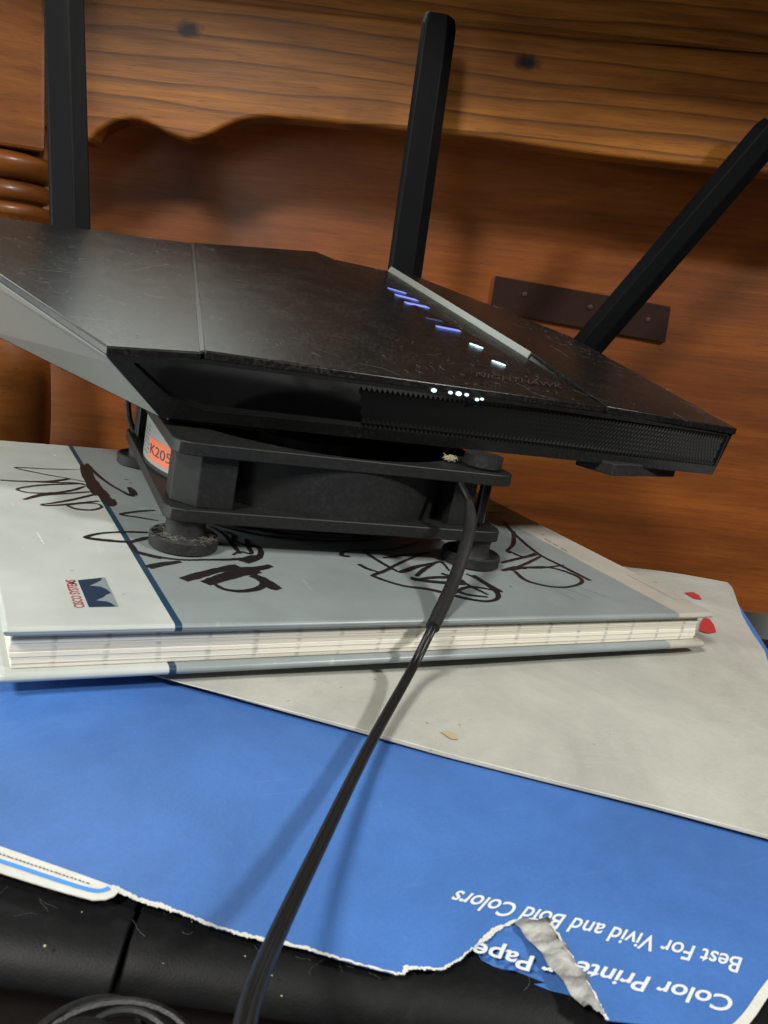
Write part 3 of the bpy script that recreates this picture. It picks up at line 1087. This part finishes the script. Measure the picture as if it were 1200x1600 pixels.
for mx, my in ((0, 0), (0, 1), (1, 0), (1, 1)):
    pl_ = bossL if not mx else [(.0105, .0115), (.0120, .0062), (.0215, .0050), (.0215, .0140), (.0140, .0215), (.0100, .0215)]
    P_ = [V((FS - x if mx else x, FS - y if my else y, FZ + FT - .0001)) for x, y in pl_]
    bm = bmesh.new()
    prism(bm, P_, V((0, 0, FH - 2 * FT + .0002)))
    obj('corner_post', bm, MAT['fan'], fan, world=False, bevel=0.0004)
for mx, my in ((0, 0), (0, 1), (1, 0), (1, 1)):
    c = (FS - 0.0078 if mx else 0.0078, FS - 0.0075 if my else 0.0075)
    if mx:
        bm = bmesh.new()
        lathe(bm, [(0.0021, FZ + FT - 0.001), (0.0021, FZ + FH + 0.0004)], (c[0], c[1], 0), 16)
        obj('bolt', bm, MAT['gloss'], fan, world=False, smooth=True)
    bm = bmesh.new()
    lathe(bm, [(0.0098, 0.0001), (0.0107, 0.0006), (0.0107, 0.0040), (0.0101, 0.0045), (0.0090, 0.0036), (0.0066, 0.0034), (0.0062, 0.0042), (0.0062, 0.0082), (0.0066, FZ + 0.0006)], (c[0], c[1], 0), 40)
    obj('rubber_foot', bm, MAT['rubber'], fan, world=False, smooth=True, angle=40)
bm = bmesh.new()
lathe(bm, [(0.019, FZ + 0.003), (0.020, FZ + 0.004), (0.020, FZ + 0.021), (0.018, FZ + 0.0225)], (FC[0], FC[1], 0), 40)
obj('hub', bm, MAT['fan'], fan, world=False, smooth=True)
blade_me = None
for k in range(7):
    if blade_me is None:
        bm = bmesh.new()
        rows = []
        for i in range(6):
            r = 0.0195 + i * 0.0070
            a0, a1 = -0.30 - 0.02 * i, 0.36 + 0.03 * i
            rows.append([bm.verts.new((r * math.cos(a0 + (a1 - a0) * j / 4), r * math.sin(a0 + (a1 - a0) * j / 4), FZ + 0.006 + 0.013 * j / 4)) for j in range(5)])
        for A, B in zip(rows, rows[1:]):
            for j in range(4):
                bm.faces.new((A[j], A[j + 1], B[j + 1], B[j]))
        b = obj('blade', bm, MAT['fan'], fan, world=False, smooth=True, solid=0.0012)
        blade_me = b
    else:
        b = blade_me.copy()
        COL.objects.link(b)
        b.parent = fan
    b.location = (FC[0], FC[1], 0)
    b.rotation_euler.z = 2 * math.pi * k / 7
for a in range(4):
    bm = bmesh.new()
    M = Matrix.Translation((FC[0], FC[1], 0)) @ Matrix.Rotation(math.radians(20 + 90 * a), 4, 'Z')
    box(bm, (0.018, -0.002, FZ + 0.0002), (0.0575, 0.002, FZ + 0.0028), M)
    obj('strut', bm, MAT['fan'], fan, world=False)


def duct_patch(a0, a1, z0, z1, r, n=14):
    bm = bmesh.new()
    prev = None
    for k in range(n + 1):
        a = math.radians(a0 + (a1 - a0) * k / n)
        cur = [bm.verts.new((FC[0] + r * math.cos(a), FC[1] + r * math.sin(a), zq)) for zq in (z0, z1)]
        if prev:
            bm.faces.new((prev[0], cur[0], cur[1], prev[1]))
        prev = cur
    return bm


obj('sticker', duct_patch(168, 213, FZ + 0.0058, FZ + 0.0206, R0 + 0.0001), MAT['label'], fan, world=False, smooth=True, label='grey white printed label wrapped on the duct')
bm = bmesh.new()
k205_r = R0 + 0.00022
st = obj('sticker', duct_patch(187, 213, FZ + 0.0072, FZ + 0.0148, k205_r), MAT['orange'], fan, world=False, smooth=True, label='small orange number sticker')
bm = text_bm('K205', V((0, 0, 0)), V((1, 0, 0)), V((0, 1, 0)), 0.0)
for v in bm.verts:
    a = math.radians(188.5 + 16 * v.co.x)
    v.co = V((FC[0] + (k205_r + 0.0001) * math.cos(a), FC[1] + (k205_r + 0.0001) * math.sin(a), FZ + 0.0092 + 0.0035 * v.co.y))
obj('lettering', bm, MAT['ink'], st, world=False)
bm = bmesh.new()
for i in range(3):
    for j in range(7):
        if random.random() < 0.8:
            a0 = 174 + i * 4.5
            zq = FZ + 0.008 + j * 0.0016
            b2 = duct_patch(a0, a0 + random.uniform(1.6, 3.6), zq, zq + 0.0005, R0 + 0.00018, 2)
            me_ = bpy.data.meshes.new('tmp')
            b2.to_mesh(me_)
            bm.from_mesh(me_)
            bpy.data.meshes.remove(me_)
            b2.free()
obj('small_print', bm, MAT['pale_text'], fan, world=False)['kind'] = 'stuff'

# cable coil lying on the book under the fan
bm = bmesh.new()
for i, (r, z, ox, oy) in enumerate(((0.0405, 0.0013, 0, 0), (0.0392, 0.0036, 0.001, 0.0005), (0.0418, 0.0034, -0.0012, 0.001), (0.0400, 0.0057, 0.0006, -0.0006))):
    c = FM @ V((0.0565 + ox, 0.0595 + oy, 0))
    tube(bm, [c + V((r * 1.08 * math.cos(a), r * math.sin(a), z + 0.0005 * math.sin(3 * a + i))) for a in [2 * math.pi * k / 72 for k in range(72)]], 0.00115, 8, True)
tag(obj('cable_coil', bm, MAT['cable'], None, smooth=True, loc=(0.105, 0.108, 0)), 'flat coil of thin black cable on the book beneath the fan', 'cable')
# ------------------------------------------------------------------ router
tFL, tFR = W(167, 541, 0.058), W(1152, 670, 0.060)
bFL, bFR = W(250, 652, 0.0375), W(1113, 742, 0.0395)
VB = 0.250
tBL, tBR = V((-0.032, VB, 0.0862)), W(890, 525, 0.0850)
tBR = PV(890, 525, VB)
bBL, bBR = V((0.006, VB, 0.0377)), V((0.322, VB, 0.0402))
sF, gF = PV(320, 548, 0.0635), PV(945, 635, 0.0600)
sB, gB = PV(303, 379, VB), PV(606, 423, VB)
k1, k2 = PV(492, 392.5, VB), PV(522, 405, VB)
router = thing('wifi_router', 'black angular wifi router with three antennas and blue lights tilted on the fan', 'router', (0.16, 0.15, 0.0385))
UPV = V((0, 0, 1))
LT = 0.0028       # lid thickness


def slab(name, pts, mat, thick=LT, bevel=0.0005, label=None):
    bm = bmesh.new()
    prism(bm, pts, V((0, 0, -thick)))
    return obj(name, bm, mat, router, bevel=bevel, seg=2, label=label)


def toward(a, b, d):
    return a + (b - a).normalized() * d


SW = 0.0010
DROP = V((0, 0, -0.0005))
sF_o, sB_o = toward(sF, tFL, SW) + DROP, toward(sB, tBL, SW) + DROP
slab('top_panel', [tFL, sF_o, sB_o, tBL], MAT['router_top'])
bm = bmesh.new()
cp = [sF, gF, gB, k2, k1, sB]
T_, B_ = [bm.verts.new(p) for p in cp], [bm.verts.new(p - V((0, 0, LT))) for p in cp]
for i, j, k in ((0, 4, 5), (0, 1, 4), (1, 3, 4), (1, 2, 3)):
    bm.faces.new((T_[i], T_[j], T_[k]))
    bm.faces.new((B_[k], B_[j], B_[i]))
for i in range(6):
    j = (i + 1) % 6
    bm.faces.new((T_[i], B_[i], B_[j], T_[j]))
obj('top_panel', bm, MAT['router_top'], router, bevel=0.0005, smooth=True, angle=40)
GR = V((0.0017, 0, 0.0027))
gm = gF.lerp(gB, 0.28)
gm2, gB2 = gm + GR, gB + GR
gF2 = gF + V((0.0018, 0.0003, 0.0002))
bm = bmesh.new()
cp = [gF2, tFR, tBR, gB2, gm2]
T_, B_ = [bm.verts.new(p) for p in cp], [bm.verts.new(p - V((0, 0, LT))) for p in cp]
for i, j, k in ((0, 1, 4), (1, 2, 4), (2, 3, 4)):
    bm.faces.new((T_[i], T_[j], T_[k]))
    bm.faces.new((B_[k], B_[j], B_[i]))
for i in range(5):
    j = (i + 1) % 5
    bm.faces.new((T_[i], B_[i], B_[j], T_[j]))
obj('top_panel', bm, MAT['router_top'], router, bevel=0.0004, smooth=True, angle=40)
# bevels between the panels
bm = bmesh.new()
ou = V((0.0004, 0, 0.00012))
prism(bm, [sF_o - V((0.0007, 0, 0)) + V((0, 0.0006, 0.00005)), sF + ou + V((0, 0.0006, 0)), sB + ou, sB_o - V((0.0007, 0, 0)) + V((0, 0, 0.00005))], V((0, 0, -0.0012)))
obj('bevel_strip', bm, MAT['crease'], router, bevel=0.0005, seg=4, smooth=True, angle=60)
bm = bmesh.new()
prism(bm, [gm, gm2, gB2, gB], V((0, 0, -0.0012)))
obj('bevel_strip', bm, MAT['bevel'], router, label='bevel beside the light row with its reflected highlight painted pale')
bm = bmesh.new()
dn = V((0, 0, -0.0016))
prism(bm, [gF + dn, gF2 + dn, gm2 + dn, gm + dn], V((0, 0, -0.001)))
obj('groove', bm, MAT['gloss'], router)

# body: walls and underside, set in a little from the lid
ins = 0.0012
lo_ = V((0, 0, -LT + 0.0002))
cen = (tFL + tFR + tBL + tBR) / 4


def inset(p, d):
    q = V((cen.x, cen.y, p.z)) - p
    return p + q.normalized() * d


ring_t = [inset(p, ins) + lo_ for p in (tFL, sF, gF, tFR, tBR, gB, k2, k1, sB, tBL)]
bm = bmesh.new()
tp = [bm.verts.new(p) for p in ring_t]
bb = [bm.verts.new(p) for p in (bFL, bFL.lerp(bFR, .17), bFL.lerp(bFR, .80), bFR, bBR, bBR.lerp(bBL, .35), bBR.lerp(bBL, .44), bBR.lerp(bBL, .49), bBR.lerp(bBL, .70), bBL)]
n = len(tp)
for i in range(3, n - 1):
    bm.faces.new((tp[i], tp[i + 1], bb[i + 1], bb[i]))
bm.faces.new(bb)
obj('body', bm, MAT['router'], router)
# left side wall with its chamfer, its reflected light painted pale grey
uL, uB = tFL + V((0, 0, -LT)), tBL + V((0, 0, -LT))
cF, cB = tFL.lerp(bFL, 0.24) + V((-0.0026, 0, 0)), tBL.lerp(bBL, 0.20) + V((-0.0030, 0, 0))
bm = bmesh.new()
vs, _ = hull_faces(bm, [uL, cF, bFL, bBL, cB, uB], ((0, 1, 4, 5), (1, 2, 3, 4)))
obj('side_wall', bm, MAT['wall_glare_plastic'], router, solid=0.0015, bevel=0.0005, label='left side wall with its reflected light painted pale grey')

# front: frame, recessed panel and its diamond relief
topline = [tFL + lo_, sF + lo_, gF + lo_, tFR + lo_ + V((-0.0020, 0.0012, 0))]
tpar = [0, (sF.x - tFL.x) / (tFR.x - tFL.x), (gF.x - tFL.x) / (tFR.x - tFL.x), 1]
bot0, bot1 = bFL, bFR
fn = (tFR - tFL).cross(UPV).normalized()       # towards the viewer


def top_at(s):
    for i in range(3):
        if s <= tpar[i + 1] + 1e-9:
            f = (s - tpar[i]) / (tpar[i + 1] - tpar[i])
            return topline[i].lerp(topline[i + 1], f)
    return topline[-1]


def RD(s):
    return 0.00015 + 0.00175 * (1 - min(1.0, max(0.0, (s - 0.55) / 0.35)))


def FP(s, t_, d=0.0):               # s along the front, t_ 0 top .. 1 bottom, d pushed back
    return top_at(s).lerp(bot0.lerp(bot1, s), t_) - fn * d


outer = [(0, 0), (tpar[1], 0), (0.4, 0), (0.6, 0), (tpar[2], 0), (1, 0), (1, 1), (0.9, 1), (0.8, 1), (0.6, 1), (0.4, 1), (0.2, 1), (0.1, 1), (0, 1), (0, .5)]
inner = [(0.022, .10), (tpar[1], .07), (0.4, .07), (0.6, .07), (tpar[2], .09), (.997, .06), (.996, .80), (0.9, .80), (0.8, .80), (0.6, .80), (0.4, .80), (0.2, .80), (0.07, .80), (0.035, .62), (0.027, .35)]
bm = bmesh.new()
A = [bm.verts.new(FP(*p)) for p in outer]
B = [bm.verts.new(FP(*p)) for p in inner]
Cc = [bm.verts.new(FP(*p, RD(p[0]) + 0.0001)) for p in inner]
for i in range(len(outer)):
    j = (i + 1) % len(outer)
    bm.faces.new((A[i], A[j], B[j], B[i]))
    bm.faces.new((B[i], B[j], Cc[j], Cc[i]))
obj('front_frame', bm, MAT['router'], router, smooth=True, angle=25)
def pw(x, tab):
    for (a, fa_), (b, fb_) in zip(tab, tab[1:]):
        if x <= b:
            return fa_ + (fb_ - fa_) * (x - a) / (b - a)
    return tab[-1][1]


t_top = [(0.022, .10), (tpar[1], .07), (0.6, .07), (tpar[2], .09), (.997, .06)]
t_bot = [(0.022, .12), (0.027, .35), (0.035, .62), (0.07, .80), (.997, .80)]
svals = sorted(set([0.022, 0.027, 0.035, 0.05, 0.07, tpar[1], tpar[2], .997] + [i / 24 for i in range(2, 24)]))
bm = bmesh.new()
pr = None
for sv in svals:
    cur = [bm.verts.new(FP(sv, pw(sv, t_top) + (pw(sv, t_bot) - pw(sv, t_top)) * k / 3, RD(sv))) for k in range(4)]
    if pr:
        for k in range(3):
            bm.faces.new((pr[k], cur[k], cur[k + 1], pr[k + 1]))
    pr = cur
obj('front_panel', bm, MAT['gloss'], router, smooth=True)
bm = bmesh.new()
NS, NTT = 92, 7
for i in range(NS):
    for j in range(NTT):
        s0_, t0_ = 0.30 + (0.994 - 0.30) * (i + (0.5 if j % 2 else 0)) / NS, 0.20 + 0.62 * j / NTT
        ds, dt = (0.994 - 0.30) / NS * 0.62, 0.62 / NTT * 1.1
        if s0_ + ds > 0.994:
            continue
        hgt = 0.00045 * min(1.0, max(0.02, (s0_ - 0.42) / 0.45)) + (0.0006 if j == NTT - 1 else 0)
        c = bm.verts.new(FP(s0_, t0_, RD(s0_) - 0.00004 - hgt))
        q = [bm.verts.new(FP(s0_ + a * ds, t0_ + b * dt, RD(s0_) - 0.00003)) for a, b in ((-1, 0), (0, 1), (1, 0), (0, -1))]
        for k in range(4):
            bm.faces.new((c, q[k], q[(k + 1) % 4]))
o = obj('diamond_relief', bm, MAT['mesh'], router)
o['kind'] = 'stuff'
# feet under the body
bm = bmesh.new()
a, e = PV(258, 690, 0.080), PV(432, 690, 0.078)
a.z = e.z = 0.0352
prism(bm, [a, e, e + V((0, 0.014, 0)), a + V((0, 0.014, 0))], V((0, 0, 0.0040)))
obj('rubber_foot', bm, MAT['rubber'], router, bevel=0.0006)
fa, fb = W(956, 744, 0.0352), W(1053, 746, 0.0352)
bm = bmesh.new()
prism(bm, [fa, fb, fb + V((0.004, 0.016, 0)), fa + V((-0.006, 0.016, 0))], V((0, 0, 0.0052)))
obj('rubber_foot', bm, MAT['rubber'], router, bevel=0.0006)
fa, fb = W(748, 737, 0.0352), W(797, 740, 0.0352)
bm = bmesh.new()
lathe(bm, [(0.0065, 0.0), (0.0070, 0.0006), (0.0070, 0.0046)], ((fa.x + fb.x) / 2, (fa.y + fb.y) / 2 + 0.008, 0.0352), 24)
obj('rubber_foot', bm, MAT['rubber'], router, smooth=True)
for x in (0.05, 0.27):
    bm = bmesh.new()
    box(bm, (x, 0.215, 0.0352), (x + 0.03, 0.235, 0.0400))
    obj('rubber_foot', bm, MAT['rubber'], router, bevel=0.0006)

# lights, buttons, lettering on the middle panel
n_mid = (gF - sF).cross(gB - sF).normalized()
if n_mid.z < 0:
    n_mid = -n_mid
from mathutils.geometry import intersect_ray_tri
MT = ((sF, k1, sB), (sF, gF, k1), (gF, k2, k1), (gF, gB, k2))
n_mid = (k2 - gF).cross(k1 - gF).normalized()
if n_mid.z < 0:
    n_mid = -n_mid


def RP(x, y):
    for a_, b_, c_ in MT:
        h = intersect_ray_tri(a_, b_, c_, ray(x, y), CAM, True)
        if h:
            return h
    return PL(x, y, gF, n_mid)



ux_ = (gF - sF).normalized()
for (x0, y0, x1, y1, m) in ((606, 451, 634, 459, 'led_blue'), (619, 462, 651, 470, 'led_blue'), (634, 474, 668, 481, 'led_blue'), (666, 498, 690, 503, 'led_dim'), (682, 511, 718, 518, 'led_blue')):
    a, b = RP(x0, y0), RP(x1, y1)
    dd = n_mid.cross((b - a)).normalized() * 0.0030
    bm = bmesh.new()
    prism(bm, [a - dd / 2 + n_mid * 0.0002, b - dd / 2 + n_mid * 0.0002, b + dd / 2 + n_mid * 0.0002, a + dd / 2 + n_mid * 0.0002], n_mid * 0.00025)
    obj('light_and_glint', bm, MAT[m], router)
for (pts, x, y) in (([(690, 530), (704, 543), (790, 557)], 742, 541), ([(727, 557), (745, 571), (828, 583)], 777, 568)):
    bm = bmesh.new()
    ribbon(bm, [RP(*p) for p in pts], 0.0006, n_mid * 0.0002, n_mid)
    btn = obj('button', bm, MAT['etch'], router)
    bm = bmesh.new()
    for dx, dy, s in ((-5, -2, .0010), (3, 1, .0014), (9, 3, .0009)):
        c = RP(x + dx, y + dy)
        f_ = n_mid.cross(ux_)
        prism(bm, [c + (ux_ * math.cos(q) * s + f_ * math.sin(q) * s * 1.6) + n_mid * 0.00025 for q in [math.pi / 4 * k for k in range(8)]], n_mid * 0.0002)
    obj('button_light', bm, MAT['led_white'], btn)
bm = bmesh.new()
ribbon(bm, [RP(700, 524), RP(735, 530)], 0.0006, n_mid * 0.0002, n_mid)
ribbon(bm, [RP(720, 516), RP(728, 506)], 0.0004, n_mid * 0.0002, n_mid)
obj('etched_line', bm, MAT['etch'], router)
obj('lettering', text_bm('NIGHTHAWK', RP(742, 590), RP(878, 609), RP(744, 583), 0.0, n_mid, 0.0006), MAT['etch'], router)
for x, y, s in ((678, 605, .0009), (704, 608, .0007), (716, 609, .0010), (728, 610, .0007), (744, 623, .0007), (753, 624, .0006)):  # glowing white dots stand in for reflections on the front edge
    fs = 0
    s_ = (x - 167) / (1152 - 167)
    best = min(((FP(a / 400, b / 50) - CAM).normalized().angle(ray(x, y).normalized()), a, b) for a in range(int(400 * (s_ - .12)), int(400 * (s_ + .14))) for b in range(0, 16))
    c = FP(best[1] / 400, best[2] / 50, -0.0003)
    bm = bmesh.new()
    prism(bm, [c + ux_ * math.cos(q) * s * 1.2 + UPV * math.sin(q) * s * .8 for q in [math.pi / 4 * k for k in range(8)]], -fn * -0.0004)
    obj('light_and_glint', bm, MAT['led_white'], router)
for x, y, s, m in ((466, 697, .0005, 'led_white'), (482, 702, .0006, 'led_orange'), (488, 702, .0005, 'led_orange')):
    c = PV(x, y, 0.10)
    bm = bmesh.new()
    bmesh.ops.create_icosphere(bm, subdivisions=1, radius=s, matrix=Matrix.Translation(c))
    obj('port_light', bm, MAT[m], router)


# antennas: six sided tapered blades hinged at the back edge
def antenna(b0, b1, w0, w1, th, yaw, dist0, dist1, label, section=((-.5, -.30), (-.44, .02), (.10, .5), (.5, .05), (.42, -.5), (-.40, -.5))):
    A_, B_ = h2w(HP(*b0, dist0)), h2w(HP(*b1, dist1))
    ax_ = (B_ - A_).normalized()
    side = (HX * math.cos(yaw) + HY * math.sin(yaw))
    side = (side - ax_ * side.dot(ax_)).normalized()
    fr_ = side.cross(ax_).normalized()
    if fr_.dot(fwd) > 0:
        fr_ = -fr_
    sec = section
    L_ = (B_ - A_).length
    st_ = [(0.0, 1.0), (0.30, 1.0), (0.96, 1.0), (1.0, 0.86)]
    bm = bmesh.new()
    rings = []
    for f, k in st_:
        w = (w0 + (w1 - w0) * f) * k
        rings.append([bm.verts.new(A_.lerp(B_, f) + side * (x * w) + fr_ * (y * th * k)) for x, y in sec])
    for P_, Q_ in zip(rings, rings[1:]):
        for k in range(6):
            bm.faces.new((P_[k], P_[(k + 1) % 6], Q_[(k + 1) % 6], Q_[k]))
    bm.faces.new(rings[0][::-1])
    bm.faces.new(rings[-1])
    an = obj('antenna', bm, MAT['antenna'], router, bevel=0.0006, label=label)
    bm = bmesh.new()
    tube(bm, [A_ - ax_ * 0.014, A_ - ax_ * 0.004, A_ + ax_ * 0.001], [0.0062, 0.0068, 0.0075], 16)
    obj('antenna_hinge', bm, MAT['antenna'], an, smooth=True)
    return an


antenna((110, 372), (98, -60), 0.0195, 0.0185, 0.0095, 0.35, 0.430, 0.440, 'upright antenna at the back left')
antenna((632, 440), (690, 24), 0.0210, 0.0200, 0.0100, 0.45, 0.500, 0.508, 'middle antenna leaning slightly right')
antenna((905, 556), (1212, 198), 0.0205, 0.0200, 0.0100, -0.2, 0.546, 0.516, 'right antenna leaning far right', ((-.5, .0), (-.22, .5), (.20, .5), (.5, -.05), (.30, -.5), (-.30, -.5)))

# ------------------------------------------------------------------ fan cable
cpts = [(716, 722, .058), (715, 737, .050), (720, 757, .0435), (733, 785, .037), (735, 815, .031), (727, 855, .0225), (708, 910, .012), (676, 980, -.0035), (641, 1050, -.0125),
        (580, 1165, -.034), (508, 1310, -.062), (440, 1445, -.0835), (398, 1540, -.096), (378, 1610, -.103), (366, 1690, -.110)]
P3 = [PV(x, y, v) for x, y, v in cpts[:8]] + [W(x, y, w) for x, y, w in ((641, 1050, -.0105), (577, 1165, -.0130), (505, 1310, -.0095), (440, 1445, -.0045), (400, 1540, .001), (381, 1610, .004), (368, 1700, .006))]
fc = thing('fan_cable', 'black cable hanging from the fan over the book and blue paper', 'cable', P3[8])
bm = bmesh.new()
tube(bm, spline(P3[:5], 6), 0.00125, 10)
obj('lead', bm, MAT['cable'], fc, smooth=True)
bm = bmesh.new()
sl = spline(P3[3:8], 8)
tube(bm, sl, [0.0014 + 0.0007 * min(1, i / 6) for i in range(len(sl))], 14)
obj('sleeve', bm, MAT['sleeve'], fc, smooth=True)
tw = spline(P3[6:], 10)
bm = bmesh.new()
for sgn in (-1, 1):
    q = []
    for i, p in enumerate(tw):
        t_ = (tw[min(i + 1, len(tw) - 1)] - tw[max(i - 1, 0)]).normalized()
        vw = (p - CAM).normalized()
        sd = t_.cross(vw).normalized()
        sd = (sd + vw * 0.35 * math.sin(i * 0.05)).normalized()
        q.append(p + sd * 0.00058 * sgn)
    tube(bm, q, 0.00082, 12)
obj('twin_lead', bm, MAT['cable'], fc, smooth=True)
# thin power lead behind the left of the fan
bm = bmesh.new()
tube(bm, spline([PV(200, 625, .165), PV(203, 655, .163), PV(212, 680, .158), PV(222, 700, .150)], 8), 0.0011, 8)
tag(obj('power_lead', bm, MAT['cable'], None, smooth=True, loc=PV(203, 655, .163)), 'short thin black lead dropping behind the left side of the fan', 'cable')

# ------------------------------------------------------------------ dust
facets = [((tFL, sF, sB, tBL), 110), ((sF, gF, gB, sB), 520), ((gF, tFR, tBR, gB), 150)]
bm = bmesh.new()
for q, cnt in facets:
    nn = (q[1] - q[0]).cross(q[3] - q[0]).normalized()
    if nn.z < 0:
        nn = -nn
    for i in range(cnt):
        a, b = random.random(), random.random() ** 0.8
        p = q[0].lerp(q[1], a).lerp(q[3].lerp(q[2], a), b) + nn * 0.0005
        L_ = random.uniform(0.0006, 0.004) if random.random() < .88 else random.uniform(.008, .026)
        an = random.uniform(0, 6.28)
        d1 = (q[1] - q[0]).normalized()
        d2 = nn.cross(d1)
        pts = [p.copy()]
        for k in range(5):
            an += random.uniform(-.7, .7)
            p = p + (d1 * math.cos(an) + d2 * math.sin(an)) * L_ / 5
            pts.append(p + nn * random.uniform(0, 0.0004))
        tube(bm, pts, random.uniform(0.000015, 0.000034), 3)
o = obj('dust_lint', bm, MAT['lint'])
tag(o, 'fine pale lint and hairs scattered over the router top', kind='stuff')
bm = bmesh.new()
c0 = W(713, 722, 0.0362) + V((0, 0.004, 0))
for i in range(140):
    d = V((random.gauss(0, 1), random.gauss(0, 1), abs(random.gauss(0, .6)))).normalized() * random.uniform(.0005, .0040)
    d.x *= 1.3
    p = c0 + d * .5
    tube(bm, [p, p + V((random.uniform(-1, 1), random.uniform(-1, 1), random.uniform(-1, 1))) * .0007, p + V((random.uniform(-1, 1), random.uniform(-1, 1), random.uniform(-.6, .6))) * .0011], 0.00006, 3)
tag(obj('dust_tuft', bm, MAT['lint_pale'], None, loc=c0), 'small yellowish tuft of dust between fan and router near the cable', kind='stuff')
bm = bmesh.new()
for i in range(70):
    q = PM @ V((random.uniform(-0.01, 0.11), random.uniform(0.004, 0.030), top + 0.0002))
    an = random.uniform(0, 6.28)
    pts = [q]
    for k in range(4):
        an += random.uniform(-.8, .8)
        q = q + V((math.cos(an), math.sin(an), 0)) * random.uniform(.0003, .0013)
        pts.append(q)
    tube(bm, pts, random.uniform(.000012, .000026), 3)
tag(obj('dust_lint', bm, MAT['lint_dark']), 'fine hairs and dust on the black printer lid', kind='stuff')
bm = bmesh.new()
fc0 = FM @ V((0.0078, 0.0075, 0))
for i in range(170):
    a = random.uniform(0, 6.28)
    r = random.uniform(0.0062, 0.0108)
    q = fc0 + V((r * math.cos(a), r * math.sin(a), 0.0042 + random.uniform(0, 0.0010)))
    an = random.uniform(0, 6.28)
    pts = [q]
    for k in range(4):
        an += random.uniform(-.9, .9)
        q = q + V((math.cos(an), math.sin(an), random.uniform(-.4, .4))) * random.uniform(.0003, .0009)
        pts.append(q)
    tube(bm, pts, random.uniform(.00002, .00004), 3)
tag(obj('dust_lint', bm, MAT['lint']), 'grey dust fibres caught on the front left rubber fan foot', kind='stuff')
# white crumbs on the printer lid
bm = bmesh.new()
for x, y, r_ in ((70, 1478, .00035), (383, 1494, .0002), (425, 1524, .0002), (440, 1556, .00022), (300, 1440, .0002), (255, 1505, .00015), (128, 1425, .00018)):
    bmesh.ops.create_icosphere(bm, subdivisions=1, radius=r_ * 0.6, matrix=Matrix.Translation(W(x, y, PT + 0.0002)))
tag(obj('crumbs', bm, MAT['lint_pale']), 'tiny pale crumbs on the black printer lid', kind='stuff')
bpy.context.view_layer.update()
